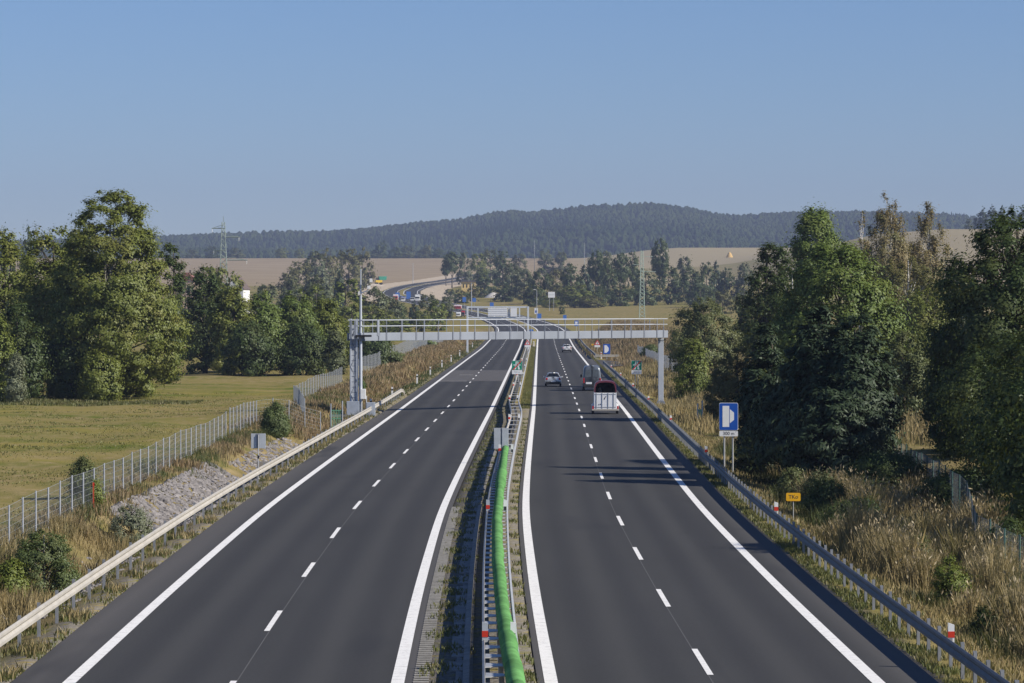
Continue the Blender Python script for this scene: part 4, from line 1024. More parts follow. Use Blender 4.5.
def crown_np(rng, h, prof, ncl, nleaf, leaf, rc, flat=.75, up=.35, inner=.55, droop=0.0, needle=1.6, lob=.22):
    t_, r_ = np.array(prof)[:, 0], np.array(prof)[:, 1]
    tt = rng.uniform(t_[0], t_[-1], ncl * 6); rr = np.interp(tt, t_, r_)
    keep = rng.uniform(0, 1, ncl * 6) < (rr / rr.max()) ** 1.1 + .22; tt = tt[keep][:ncl]; rr = np.interp(tt, t_, r_)
    k = len(tt); an = rng.uniform(0, 2 * np.pi, k); p1, p2 = rng.uniform(0, 6.28, 2)
    irr = 1 + lob * np.sin(2 * an + p1 + tt * 5) + lob * .6 * np.sin(3 * an + p2 - tt * 9)
    rad_ = rr * irr * (inner + (1 - inner) * np.sqrt(rng.uniform(0, 1, k)))
    C = np.stack([rad_ * np.cos(an), rad_ * np.sin(an), tt * h], -1)
    R_ = rc * rng.uniform(.6, 1.25, k) * np.clip(.45 + .55 * rr / rr.max(), .35, 1)
    idx = rng.choice(k, nleaf, p=R_ ** 2 / np.sum(R_ ** 2))
    dr = unit(rng.normal(size=(nleaf, 3)) + np.array([0, 0, up]))
    q = np.abs(rng.normal(0, .62, nleaf))
    cen = np.array([0, 0, (t_[0] * .6 + t_[-1] * .4) * h])
    P = C[idx] + dr * (R_[idx] * q)[:, None] * np.array([1, 1, flat])
    P[:, 2] -= droop * np.abs(rng.normal(size=nleaf)) * R_[idx]
    P[:, 2] = np.maximum(P[:, 2], .08)
    out_ = unit((P - cen) * np.array([1, 1, .8]))
    N = unit(.62 * dr + .72 * out_ + rng.normal(size=(nleaf, 3)) * .24 + np.array([0, 0, .25]))
    T = unit(np.cross(N, rng.normal(size=(nleaf, 3)))); B_ = np.cross(N, T)
    sz = leaf * rng.uniform(.55, 1.25, nleaf)[:, None]
    V = np.stack([P + T * sz * needle * .5, P + B_ * sz * .5, P - T * sz * needle * .5, P - B_ * sz * .5], 1)
    return V, C, R_
def limbs(mb, rng, h, C, r0, n_, bend=.02, split=1, top=.9, base=0.0):
    px_, py_ = rng.normal(0, bend * h, 2)
    def ax(t): return Vector((px_ * math.sin(t * 2.4), py_ * math.sin(t * 2.0), t * h))
    for q in range(split):
        off = Vector((rng.normal(0, .25), rng.normal(0, .25), 0)) * (q > 0) * 2
        ts = np.linspace(-.02, top - .12 * q, 9)
        mb.tube([ax(t) + off * (.4 + 1.2 * t) for t in ts], [r0 * (1 - .25 * (q > 0)) * (1 - .9 * max(t, 0) / top) * (1.25 if i == 0 else 1) + .015 for i, t in enumerate(ts)], 7)
    sel = rng.choice(len(C), min(n_, len(C)), replace=False)
    for i in sel:
        c_ = Vector(C[i]); t0 = max(.10, min(top - .05, (c_.z / h) - rng.uniform(.10, .28)))
        a = ax(t0); mid = a.lerp(c_, .5) + Vector((0, 0, -.03 * h * rng.uniform(-1, 1)))
        mb.tube([a, mid, c_], [r0 * (1 - t0) * .45 + .012, r0 * (1 - t0) * .28 + .01, .012], 5, False)
PROF = {
 'round': [(.06, .60), (.22, .92), (.45, 1.0), (.65, .92), (.82, .66), (.94, .32), (.985, .10)],
 'cone': [(.10, .85), (.22, 1.0), (.4, .90), (.6, .68), (.8, .40), (.93, .17), (.99, .04)],
 'alder': [(.07, .66), (.22, 1.0), (.40, .97), (.55, .84), (.70, .68), (.80, .54), (.88, .46), (.95, .34), (.985, .18)],
 'roundpine': [(.03, .85), (.22, 1.0), (.45, .95), (.65, .82), (.82, .60), (.93, .36), (.985, .14)],
 'bush': [(.02, .88), (.2, 1.0), (.45, .98), (.7, .78), (.88, .48), (.97, .16)],
 'high': [(.42, .35), (.55, .8), (.7, 1.0), (.84, .85), (.94, .5), (.99, .15)],
 'birch': [(.28, .55), (.45, .95), (.62, 1.0), (.8, .72), (.93, .38), (.99, .10)],
 'belt': [(.03, .85), (.3, 1.0), (.6, .92), (.8, .70), (.95, .32)],
}
def make_tree(name, h, w, prof, kind, seed, nleaf, leaf, bark=BARK, ncl=None, rc=None, flat=.75, split=1, nl=14, droop=0.0, needle=1.6, lob=.16, r0=None, inner=.42, up=.35, top=.9):
    rng = np.random.default_rng(seed); rmax = w / 2
    if nleaf == 1500: nleaf = 4200; leaf = .42
    elif nleaf > 1600: nleaf = int(nleaf * 3.8); leaf = leaf * .53; ncl = int((ncl or 90) * 1.5); rc = (rc or (.20 * rmax + .25)) * 1.15
    rc = rc or (.20 * rmax + .25); ncl = ncl or 90
    pr = [(t, r * max(rmax - rc * .6, .2)) for t, r in PROF[prof]]
    V, C, R_ = crown_np(rng, h, pr, ncl, nleaf, leaf, rc, flat, up, inner, droop, needle, lob)
    t = bpy.data.objects.new(name, None); COL.objects.link(t); t.empty_display_size = .3
    mb = MB(); limbs(mb, rng, h, C, r0 or (.022 * h), nl, split=split, top=top); mb.build('trunk' if h > 4 else 'stem', bark, t, smooth=True)
    mesh_np('crown' if h > 4 else 'foliage', V, 4, LM[kind], t)
    return t
def place(px, ytop, d, wpx, name, label, cat, prof, kind, nleaf, leaf, group=None, sink=.1, **kw):
    X = (px - 512) * d / F; zb = ter(X, d); h = H + (YH - ytop) * d / F - zb + sink; h = max(h, 1.0)
    t = make_tree(name, h, wpx * d / F, prof, kind, R.randrange(1 << 30), nleaf, leaf, **kw)
    t.location = (X, d, zb - sink); t.rotation_euler = (0, 0, R.uniform(0, 6.28)); return tag(t, label, cat, group)
Tn, Sn = 'tree', 'shrub'
# meadow edge, left
place(113, 187, 312, 162, 'alder_tree', 'tallest pale green alder with several stems at the meadow edge', Tn, 'alder', 'alder', 46000, .31, ncl=330, split=3, nl=50, lob=.10, rc=1.0, inner=.3, bark=BARKG, top=.85, flat=.6, r0=.26)
place(50, 222, 322, 100, 'broad_tree', 'broad olive tree left of the tallest alder, with a lower dome', Tn, 'round', 'alder', 13000, .36, ncl=120, nl=24)
place(2, 226, 335, 84, 'broad_tree', 'olive tree cut by the left picture edge', Tn, 'round', 'alder', 10000, .36, ncl=110, nl=20)
place(76, 226, 352, 72, 'broad_tree', 'tree filling the gap behind the tallest alder and the olive dome', Tn, 'round', 'willow', 8000, .38, ncl=90)
place(98, 350, 305, 56, 'bush', 'leafy undergrowth round the stems of the tallest alder', Sn, 'bush', 'alder', 4500, .28, ncl=60)
place(136, 352, 318, 44, 'bush', 'low pale green growth right of the tallest alder stems', Sn, 'bush', 'alder', 3000, .28, ncl=40)
place(18, 300, 305, 60, 'bush', 'dark bushy growth at the foot of the left-edge tree', Sn, 'bush', 'dark', 7000, .30, ncl=70)
place(70, 322, 308, 62, 'bush', 'dark bush under the dome of the olive tree', Sn, 'bush', 'dark', 6500, .30, ncl=60)
place(16, 352, 298, 26, 'bush', 'small pale green bush in front of the dark growth at the meadow edge', Sn, 'bush', 'silver', 2600, .24, ncl=40)
place(-8, 300, 300, 46, 'bush', 'yellowing bush cut by the left picture edge', Sn, 'bush', 'bright', 4000, .28, ncl=50)
place(168, 238, 372, 44, 'slender_tree', 'narrow dark tree on the right flank of the tallest alder', Tn, 'belt', 'dark', 6000, .36, ncl=60)
place(205, 262, 432, 56, 'belt_tree', 'mid green tree first right of the tallest alder', Tn, 'belt', 'dark', 7000, .42, ncl=80)
place(232, 283, 425, 52, 'belt_tree', 'dense green tree in the row casting the dark band across the meadow', Tn, 'belt', 'alder', 7000, .40, ncl=80)
place(262, 288, 430, 56, 'belt_tree', 'rounded green tree in the middle of the meadow-end row', Tn, 'belt', 'oak', 8000, .40, ncl=80)
place(296, 287, 436, 54, 'belt_tree', 'bright topped tree right of the middle of the meadow-end row', Tn, 'belt', 'oak', 8000, .40, ncl=80)
place(325, 297, 440, 46, 'belt_tree', 'green tree just left of the gantry mast', Tn, 'belt', 'alder', 7000, .40, ncl=70)
place(247, 318, 412, 60, 'belt_bush', 'dark lower bush before the meadow-end row, left one', Sn, 'bush', 'dark', 6000, .36, ncl=70)
place(300, 316, 414, 60, 'belt_bush', 'dark lower bush before the meadow-end row, right one', Sn, 'bush', 'dark', 6000, .36, ncl=70)
place(334, 326, 408, 28, 'willow_bush', 'grey willow bush left of the gantry column', Sn, 'bush', 'grey', 3200, .30, ncl=45)
place(372, 331, 455, 58, 'dark_bush', 'olive bush behind the left end of the gantry', Sn, 'bush', 'dark', 7000, .38, ncl=70)
place(352, 322, 520, 46, 'dark_bush', 'dark bush behind the gantry mast', Sn, 'bush', 'alder', 5000, .42, ncl=60)
# verge shrubs, left
place(44, 528, 108, 84, 'verge_shrub', 'large green shrub below the near fence, beside the left guardrail', Sn, 'bush', 'shrub', 9000, .085, ncl=90, rc=.32, nl=40, bark=BARKG)
place(131, 504, 131, 52, 'verge_shrub', 'silvery flowering shrub between the stones and the left guardrail', Sn, 'bush', 'silver', 4200, .085, ncl=60, rc=.26, nl=30)
place(82, 455, 150, 34, 'verge_shrub', 'upright grey-green shrub growing beyond the near fence', Sn, 'bush', 'willow', 3200, .12, ncl=40, nl=26)
place(93, 478, 141, 20, 'verge_shrub', 'narrow bright green shrub at the near fence posts', Sn, 'bush', 'bright', 2000, .10, ncl=30)
place(275, 402, 222, 36, 'verge_shrub', 'dense grey-green shrub at the fence corner above the stone bed', Sn, 'bush', 'shrub', 6500, .13, ncl=70, rc=.4, nl=26)
place(10, 560, 104, 40, 'verge_shrub', 'yellow-green bush cut by the left edge above the guardrail', Sn, 'bush', 'bright', 2600, .10, ncl=40, rc=.3)
place(792, 466, 156, 40, 'young_tree_shrub', 'yellow-green shrub behind the guardrail left of the yellow marker', Sn, 'bush', 'willow', 2600, .11, ncl=40, rc=.35, nl=16)
place(842, 500, 131, 46, 'young_tree_shrub', 'green shrub right of the yellow marker, in front of the added dark bush', Sn, 'bush', 'shrub', 2600, .10, ncl=40, rc=.35, nl=16)
place(862, 496, 133, 62, 'dark_bush', 'dark bush added as shade behind the tall grass, right one of two', Sn, 'bush', 'dark', 6000, .11, ncl=60, rc=.4)  # added to deepen the shade between the grass clumps
place(826, 478, 143, 58, 'dark_bush', 'dark bush added as shade behind the tall grass, above the yellow marker', Sn, 'bush', 'dark', 6000, .11, ncl=60, rc=.4)  # second bush put in as dark shade behind the grass
place(920, 535, 112, 40, 'young_tree_shrub', 'olive bush between the tall grass clumps above the bright sapling', Sn, 'bush', 'willow', 2600, .09, ncl=40, rc=.3, nl=20)
place(820, 470, 150, 50, 'young_tree_shrub', 'grey-green weedy bush in the shade above the yellow marker', Sn, 'bush', 'grey', 3000, .11, ncl=40, rc=.4, nl=20)
place(357, 380, 330, 14, 'verge_shrub', 'small dark green shrub behind the left gantry column', Sn, 'bush', 'dark', 1500, .18, ncl=20)
place(392, 352, 480, 30, 'verge_shrub', 'low green shrub at the start of the far pale fence', Sn, 'bush', 'shrub', 2200, .24, ncl=30)
place(426, 341, 600, 22, 'verge_shrub', 'low green shrub by the far pale fence under the gantry railing', Sn, 'bush', 'shrub', 1500, .28, ncl=24)
# right side, near
place(820, 303, 170, 142, 'pine_tree', 'bushy blue-green pine with lit candle shoots', Tn, 'cone', 'pine', 26000, .20, ncl=210, rc=.62, flat=.55, needle=3.2, nl=70, lob=.12, r0=.22, up=.5)
place(765, 322, 178, 62, 'pine_tree', 'smaller dark pine in the shade left of the blue-green pine', Tn, 'roundpine', 'pine', 12000, .20, ncl=120, rc=.5, flat=.55, needle=3.2, nl=40, lob=.12, up=.5)
place(860, 312, 163, 90, 'pine_tree', 'dark shaded pine between the blue-green pine and the willow', Tn, 'roundpine', 'pine', 15000, .20, ncl=140, rc=.55, flat=.55, needle=3.2, nl=40, lob=.12, up=.5)
place(838, 238, 252, 136, 'oak_tree', 'bright green oak rising sunlit above the pines', Tn, 'round', 'oak', 21000, .30, ncl=150, rc=1.0, nl=40, lob=.12)
place(815, 207, 352, 66, 'poplar_tree', 'tall tree with fresh green head and bare pale stems', Tn, 'high', 'oak', 11000, .34, ncl=95, rc=1.15, nl=46, bark=BARKW, split=4, r0=.26)
place(772, 238, 345, 66, 'dark_tree', 'tall dark tree left of the fresh green head', Tn, 'belt', 'dark', 12000, .34, ncl=110, rc=.95, nl=24)
place(790, 262, 318, 60, 'brown_tree', 'dark olive tree before the bare pale stems', Tn, 'belt', 'dark', 8000, .32, ncl=70, rc=.8, bark=BARKW, nl=30)
place(886, 191, 420, 64, 'birch_tree', 'tallest autumn birch with white stem against the sky', Tn, 'birch', 'birch', 6500, .30, ncl=70, rc=1.0, nl=60, bark=BARKW, droop=.9, r0=.34, inner=.3, top=.86, split=2)
place(926, 198, 425, 54, 'birch_tree', 'second autumn birch with leaning white stem', Tn, 'birch', 'birch', 6000, .30, ncl=60, rc=1.0, nl=50, bark=BARKW, droop=.9, r0=.32, inner=.3, top=.86, split=2)
place(862, 208, 445, 26, 'birch_tree', 'thin reddish birch left of the tallest birch', Tn, 'birch', 'birch', 2000, .30, ncl=36, rc=.7, nl=30, bark=BARKW, droop=.9, inner=.3, top=.78)
place(905, 248, 400, 92, 'birch_tree', 'yellow-green lower birch crown in front of the two tall birches', Tn, 'belt', 'brown', 8000, .34, ncl=90, rc=1.1, nl=40, bark=BARKW, droop=.6)
place(928, 285, 360, 66, 'belt_tree', 'shaded green tree below the birches', Tn, 'belt', 'alder', 7000, .34, ncl=80)
place(905, 328, 226, 70, 'willow_tree', 'pale olive willow between the pines and the big dark tree', Tn, 'bush', 'willow', 11000, .20, ncl=110, rc=.55, nl=40, droop=.3)
place(1026, 204, 182, 228, 'lime_tree', 'huge dark tree at the right edge with sunlit crown rim', Tn, 'round', 'dark', 30000, .24, ncl=230, rc=.95, nl=60, lob=.10, r0=.4)  # dark leaf colour carries the shade of its backlit side
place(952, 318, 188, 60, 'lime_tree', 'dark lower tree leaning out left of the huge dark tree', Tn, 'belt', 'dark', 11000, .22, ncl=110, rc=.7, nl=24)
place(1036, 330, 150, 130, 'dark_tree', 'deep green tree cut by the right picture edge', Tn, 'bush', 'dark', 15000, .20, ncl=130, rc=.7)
place(770, 330, 296, 34, 'silver_bush', 'silvery poplar bush standing against the dark tree', Sn, 'belt', 'silver', 3800, .24, ncl=50)
place(704, 296, 402, 78, 'willow_bush', 'broad rounded olive bush beyond the gantry', Sn, 'bush', 'willow', 12000, .30, ncl=110, rc=.95, nl=24)
place(692, 338, 318, 44, 'yellow_bush', 'yellow-green bush right of the gantry column', Sn, 'bush', 'bright', 5000, .24, ncl=60)
place(738, 345, 256, 72, 'brown_bush', 'brownish bush behind the big blue bay sign', Sn, 'bush', 'brown', 9000, .20, ncl=90, rc=.6)
place(762, 362, 236, 40, 'yellow_bush', 'bright green sapling right of the brownish bush', Sn, 'bush', 'bright', 4200, .19, ncl=50)
place(650, 345, 520, 26, 'fence_bush', 'green bush hanging over the pale fence right of the gantry', Sn, 'bush', 'shrub', 2400, .26, ncl=30)
place(950, 556, 103, 50, 'young_tree_shrub', 'bright leafy sapling among the tall dry grass, nearest the rail', Sn, 'bush', 'bright', 3000, .085, ncl=40, rc=.3, nl=20)
place(984, 606, 92, 36, 'young_tree_shrub', 'dark green sapling low at the bottom right behind the delineator', Sn, 'bush', 'dark', 2200, .085, ncl=30, rc=.25, nl=20)
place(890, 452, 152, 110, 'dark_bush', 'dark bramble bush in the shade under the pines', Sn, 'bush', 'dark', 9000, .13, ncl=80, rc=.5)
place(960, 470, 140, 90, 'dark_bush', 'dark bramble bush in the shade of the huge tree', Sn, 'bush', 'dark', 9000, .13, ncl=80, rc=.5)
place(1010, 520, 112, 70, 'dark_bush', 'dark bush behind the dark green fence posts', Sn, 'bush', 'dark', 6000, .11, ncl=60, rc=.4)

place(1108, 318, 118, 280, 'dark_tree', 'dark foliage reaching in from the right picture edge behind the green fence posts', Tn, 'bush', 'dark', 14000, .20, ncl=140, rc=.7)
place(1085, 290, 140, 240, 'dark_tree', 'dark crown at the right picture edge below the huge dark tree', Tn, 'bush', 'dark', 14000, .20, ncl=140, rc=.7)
place(1014, 330, 160, 190, 'dark_tree', 'dark undergrowth tree added for shade below the huge dark tree', Tn, 'bush', 'dark', 14000, .20, ncl=140, rc=.7)  # added to spread tree shade over the tall grass
place(1130, 335, 129, 270, 'dark_tree', 'dark leafage added for shade, entering at the right picture edge above the tall grass', Tn, 'bush', 'dark', 12000, .20, ncl=140, rc=.7)  # mostly out of view, added to shade the grass
place(822, 316, 164, 88, 'pine_tree', 'dense dark pine in front of the blue-green pine, added to thicken the road shade', Tn, 'roundpine', 'pine', 12000, .20, ncl=120, rc=.5, flat=.55, needle=3.2, nl=40, lob=.12, up=.5)  # extra pine put in to broaden the tree shade on the road
place(838, 372, 162, 100, 'pine_tree', 'black-green pine with low boughs over the shaded reeds', Tn, 'roundpine', 'pine', 12000, .18, ncl=120, rc=.5, flat=.55, needle=3.2, nl=40, lob=.12, up=.5)
# tree kinds for the distance: built once, copied with their parts
PRO = {}
def proto(key, prof, kind, bark=BARK, **kw):
    PRO[key] = [make_tree('distant_tree', 12.0, 9.0, prof, kind, 900 + 17 * len(PRO) + k, 1500, .62, bark=bark, ncl=60, rc=1.3, nl=12, **kw) for k in range(2)]
proto('dark', 'belt', 'dark'); proto('grey', 'belt', 'grey'); proto('olive', 'belt', 'alder'); proto('brown', 'belt', 'brown')
proto('bright', 'belt', 'bright'); proto('conifer', 'cone', 'pine', needle=2.4, lob=.1); proto('high', 'high', 'dark', r0=.3); proto('birchy', 'birch', 'grey', bark=BARKW)
remember(None); USED = set()
def far_tree(px, yt, wpx, d, key, label, name='distant_tree', group='distant trees'):
    p_ = PRO[key][R.randrange(2)]
    t = p_ if p_.name not in USED else copy_tree(p_)
    USED.add(p_.name)
    X = (px - 512) * d / F; zb = ter(X, d); h = max(H + (YH - yt) * d / F - zb, 3.0); w = wpx * d / F
    t.location = (X, d, zb - .3); t.scale = (w / 9.0, w / 9.0, (h + .3) / 12.0 / .97); t.rotation_euler = (0, 0, R.uniform(0, 6.28))
    return tag(t, label, 'tree', group)
FT = [
 # left of the road, beyond the meadow
 (185, 276, 36, 900, 'dark', 'dark tree beneath the reddish roof'), (215, 258, 44, 760, 'olive', 'green tree in front of the lattice pylon foot'), (233, 270, 30, 780, 'olive', 'green tree hiding the left half of the white house'), (268, 282, 40, 1150, 'grey', 'grey-green tree right of the white house'),
 (290, 276, 36, 1200, 'grey', 'grey-green tree below the first ploughed field'), (300, 258, 34, 1700, 'brown', 'brownish tree left of the dark spruce'), (316, 250, 34, 1750, 'grey', 'tall grey tree left of the dark spruce'),
 (330, 247, 30, 1800, 'brown', 'tall brownish tree behind the dark spruce'), (348, 245, 32, 1900, 'brown', 'brown tree at the left end of the ploughed field'), (363, 246, 22, 1950, 'brown', 'thin brown tree nearest the ploughed field'),
 (339, 264, 15, 1250, 'conifer', 'pointed dark spruce left of the gantry mast'), (288, 266, 24, 1600, 'brown', 'small brown tree at the right end of the left field'), (318, 274, 40, 1120, 'grey', 'grey tree below the dark spruce'),
 (345, 278, 46, 900, 'bright', 'bright green tree left of the camera mast'), (316, 284, 40, 820, 'bright', 'bright green tree in the gap above the meadow-end row'), (374, 286, 40, 960, 'grey', 'grey-green tree right of the camera mast'),
 (390, 296, 30, 1000, 'grey', 'grey-green tree below the yellow machine'), (401, 303, 20, 1010, 'dark', 'small round dark tree left of the bright green one'), (372, 304, 30, 860, 'olive', 'olive tree touching the gantry railing right of the mast'),
 (414, 300, 16, 1040, 'conifer', 'small dark pine in front of the far queue'), (428, 292, 28, 1050, 'grey', 'tall grey tree at the near edge of the far bend'), (437, 300, 24, 960, 'bright', 'bright yellow-green bush tree before the roadworks'),
 (422, 308, 26, 930, 'olive', 'olive tree left of the bright yellow-green one'), (447, 296, 16, 1150, 'grey', 'thin grey tree right of the bright yellow-green one'), (400, 318, 34, 860, 'bright', 'low green tree over the left gantry girder'),
 (352, 300, 40, 760, 'olive', 'olive tree directly behind the camera mast'), (386, 310, 26, 880, 'olive', 'low olive tree between mast and dark round tree'),
 # trees along the top of the ploughed field
 (381, 240, 15, 3320, 'dark', 'dark tree first on the ploughed field crest'), (395, 247, 17, 3320, 'dark', 'round dark bush tree on the ploughed field crest'), (376, 249, 14, 3320, 'grey', 'low grey tree at the left of the ploughed field crest'),
 (408, 245, 18, 3330, 'grey', 'grey tree right of the round dark one on the field crest'), (424, 249, 20, 3330, 'grey', 'low grey tree in the middle of the field crest'), (438, 248, 16, 3330, 'dark', 'dark low tree right on the field crest'),
 (427, 244, 12, 3340, 'brown', 'thin brown tree in the middle of the field crest'), (282, 247, 14, 3330, 'olive', 'single round tree left on the left field crest'), (300, 248, 12, 3330, 'olive', 'second round tree on the left field crest'),
 (192, 249, 16, 3330, 'grey', 'low tree under the left arm of the pylon'), (236, 247, 20, 3330, 'grey', 'low tree right of the pylon on the field crest'), (212, 246, 18, 3330, 'dark', 'dark tree behind the pylon on the field crest'),
 # middle, round the yellow building
 (452, 253, 20, 2000, 'high', 'tall pine with bare stem left of the yellow building'), (446, 261, 12, 2050, 'high', 'round-headed small pine leaning beside the tall bare-stemmed pine'), (464, 250, 18, 2080, 'grey', 'grey tree behind the yellow building'),
 (478, 250, 22, 2100, 'olive', 'olive tree right of the yellow building'), (490, 247, 26, 2150, 'grey', 'tall grey tree above the gravel heap'), (503, 251, 26, 2000, 'dark', 'dark tree right above the gravel heap'),
 (484, 270, 26, 1760, 'dark', 'dark round tree left of the gravel heap'), (462, 289, 22, 1600, 'dark', 'dark bush before the yellow building'), (450, 288, 16, 1650, 'grey', 'grey bush left of the yellow building'),
 (474, 284, 14, 1660, 'brown', 'brown bush at the wall of the yellow building'), (512, 262, 26, 1700, 'grey', 'grey-green tree in the middle above the far gantry'), (524, 268, 26, 1640, 'grey', 'grey-green tree left of the street lamp'),
 (519, 252, 20, 2400, 'grey', 'pale tree behind the middle of the far gantry'), (545, 249, 20, 2500, 'grey', 'pale tree on the far slope, left of two round ones'), (562, 250, 22, 2500, 'grey', 'pale tree on the far slope, right of two round ones'),
 (503, 283, 24, 1640, 'dark', 'dark low tree right of the gravel heap'),
 # belt behind the billboard
 (541, 268, 28, 1560, 'dark', 'dark tree of the belt, left of the billboard'), (534, 285, 26, 1500, 'dark', 'low dark tree behind the street lamp'), (556, 266, 26, 1580, 'brown', 'brown-tinged tree behind the billboard'),
 (571, 263, 30, 1560, 'dark', 'broad black-green tree right of the billboard'), (584, 266, 26, 1580, 'conifer', 'dark spruce in the belt right of the billboard'), (596, 252, 22, 1620, 'high', 'tall dark pine, first right of the blue speck in the belt'),
 (575, 283, 40, 1480, 'olive', 'low olive bush tree before the dark belt'), (608, 258, 24, 1600, 'dark', 'dark tree between the tall pines of the belt'), (621, 254, 24, 1620, 'high', 'second tall pine of the belt, left of the lattice mast'),
 (604, 248, 22, 1800, 'grey', 'pale tree showing behind the tall dark pine'), (632, 252, 22, 1640, 'dark', 'dark tree just left of the lattice mast'), (598, 286, 22, 1490, 'dark', 'small round dark tree at the belt foot'),
 (620, 282, 30, 1520, 'dark', 'dark low tree left of the lattice mast foot'), (660, 240, 22, 1650, 'high', 'tallest round-headed pine right of the lattice mast'), (646, 268, 32, 1540, 'dark', 'dark tree behind the lattice mast'),
 (668, 264, 30, 1560, 'dark', 'dark tree under the tallest round-headed pine'), (684, 254, 24, 1800, 'grey', 'pale grey tree right of the tallest pine'), (690, 268, 30, 1560, 'dark', 'dark tree of the belt right of the tallest pine'),
 (706, 262, 26, 1600, 'dark', 'dark tree near the right end of the belt'), (716, 262, 20, 1640, 'conifer', 'bluish spruce in the right end of the belt'), (728, 268, 26, 1560, 'dark', 'dark tree before the sunlit far field'),
 (744, 262, 26, 1560, 'grey', 'grey-green tree behind the tall dark tree edge'), (722, 288, 26, 1300, 'brown', 'thin bare brown tree before the belt on the right'), (700, 284, 30, 1480, 'dark', 'low dark tree before the belt, above the broad bush'),
 (562, 303, 7, 1300, 'dark', 'small lone round bush on the grass right of the far gantry'), (550, 296, 24, 1470, 'olive', 'low olive bush under the billboard'), (590, 294, 30, 1470, 'brown', 'low brown bush at the foot of the belt'),
 # right skyline
 (946, 262, 40, 700, 'grey', 'grey tree below the right field, left of the huge dark tree'), (968, 268, 34, 720, 'grey', 'grey-green tree against the huge dark tree'), (926, 300, 40, 560, 'olive', 'olive tree low between birches and huge tree'),
 (983, 206, 12, 2640, 'conifer', 'first dark spruce of the little wood on the right crest'), (992, 204, 14, 2640, 'conifer', 'second dark spruce of the little wood on the right crest'), (1002, 206, 14, 2640, 'conifer', 'third dark spruce of the little wood on the right crest'),
 (1012, 204, 14, 2640, 'conifer', 'fourth dark spruce of the little wood on the right crest'), (1022, 206, 14, 2640, 'conifer', 'last dark spruce of the little wood at the right picture edge'), (969, 218, 10, 2640, 'grey', 'small grey tree left of the wood on the right crest'),
 (977, 213, 10, 2645, 'dark', 'small dark tree at the left end of the wood on the right crest'), (28, 224, 20, 900, 'dark', 'dark far tree showing above the left-edge trees'), (8, 226, 20, 900, 'dark', 'dark far treetop at the left picture edge'),
 (755, 300, 50, 480, 'dark', 'dark tree behind the broad olive bush'), (742, 290, 40, 560, 'grey', 'grey tree right of the broad olive bush'),
]
for (px, yt, wpx, d, key, lab) in FT: far_tree(px, yt, wpx, d, key, lab)
for ps in PRO.values():                        # drop a kind that was not used
    for p_ in ps:
        if p_.name not in USED:
            for ch in ALLCH[p_.name]: bpy.data.objects.remove(ch)
            bpy.data.objects.remove(p_)

# ------------------------------------------------------------------ wooded hill far off
rng = np.random.default_rng(77)
RX = np.array([-400, 0, 100, 155, 200, 240, 330, 380, 430, 460, 490, 510, 530, 570, 600, 630, 655, 690, 715, 740, 780, 820, 860, 900, 960, 975, 990, 1024, 1400])
RY = np.array([240, 240, 238, 236, 233, 232, 230, 226, 221, 219, 212, 209, 211, 206, 204, 203, 202, 207, 213, 215, 212, 211, 210, 211, 212, 226, 236, 240, 244.])
def hill(X, d):
    px = 512 + X * F / 6000.0
    top = H + (YH - np.interp(px, RX, RY)) * 6000 / F - 12.5
    t = np.clip((d - 3700) / 2300, 0, 1)
    zz_ = 30 + (top - 30) * (t ** 1.15)
    zz_ = zz_ + 10 * np.sin(X * .006 + 1) * np.sin(d * .004 + X * .002) * np.sin(np.pi * t)
    return np.where(d > 6000, top - (d - 6000) * .08, zz_) - 3 * (d < 3720)
hx = np.linspace(-2200, 2200, 150); hd_ = np.linspace(3700, 6800, 70)
HD, HX = np.meshgrid(hd_, hx, indexing='ij')
tag(grid_mesh('hills', np.stack([HX, HD, hill(HX, HD)], -1), None, mat('forest_floor', (.02, .03, .012), .95, var=.4, scale=.02, spec=.1)), kind='structure')
N = 26000
tx = rng.uniform(-1150, 1080, N); td = 3750 + 2330 * rng.uniform(0, 1, N) ** .8; th = rng.uniform(9.5, 14, N) * (1 + .2 * np.sin(tx * .011) * np.sin(td * .008)); tz = hill(tx, td)
edge = rng.uniform(0, 1, N) < .12
td[edge] = rng.uniform(5900, 6080, edge.sum()); tz = hill(tx, td)
conif = (np.sin(tx * .006 + 2) + np.sin(td * .005 + tx * .003) + rng.normal(0, .7, N)) > .5
Vq = []
for conv, lv in ((True, [(.0, .30), (.5, .19), (1.0, .01)]), (False, [(.05, .30), (.30, .46), (.7, .40), (1.0, .10)])):
    I = np.where(conif == conv)[0]; an = rng.uniform(0, 6.28, len(I)); n6 = 6
    rings = []
    for (t_, r_) in lv:
        ring_ = []
        for k in range(n6):
            a = an + 2 * np.pi * k / n6; jit = rng.uniform(.75, 1.25, len(I))
            rr = r_ * th[I] * (.75 if conv else .85) * jit
            ring_.append(np.stack([tx[I] + rr * np.cos(a), td[I] + rr * np.sin(a), tz[I] + th[I] * (t_ + rng.normal(0, .03, len(I)) * (t_ < 1)) - .5], -1))
        rings.append(ring_)
    for r0_, r1_ in zip(rings[:-1], rings[1:]):
        for k in range(n6):
            q = (k + 1) % n6; Vq.append((np.stack([r0_[k], r0_[q], r1_[q], r1_[k]], 1), conv))
LM['hillc'] = mat('hill_conifers', (.018, .030, .012), .95, var=.5, scale=.006, c2=(.010, .020, .008), spec=.05)
LM['hilld'] = mat('hill_broadleaf', (.040, .052, .016), .95, var=.5, scale=.006, c2=(.018, .032, .010), spec=.05)
for nm, conv, mm_ in (('far_conifer_forest', True, LM['hillc']), ('far_broadleaf_forest', False, LM['hilld'])):
    tag(mesh_np(nm, np.concatenate([v for v, c_ in Vq if c_ == conv]), 4, mm_), 'hazy blue ' + ('conifer' if conv else 'broadleaf') + ' forest covering the far hill', 'forest', kind='stuff')

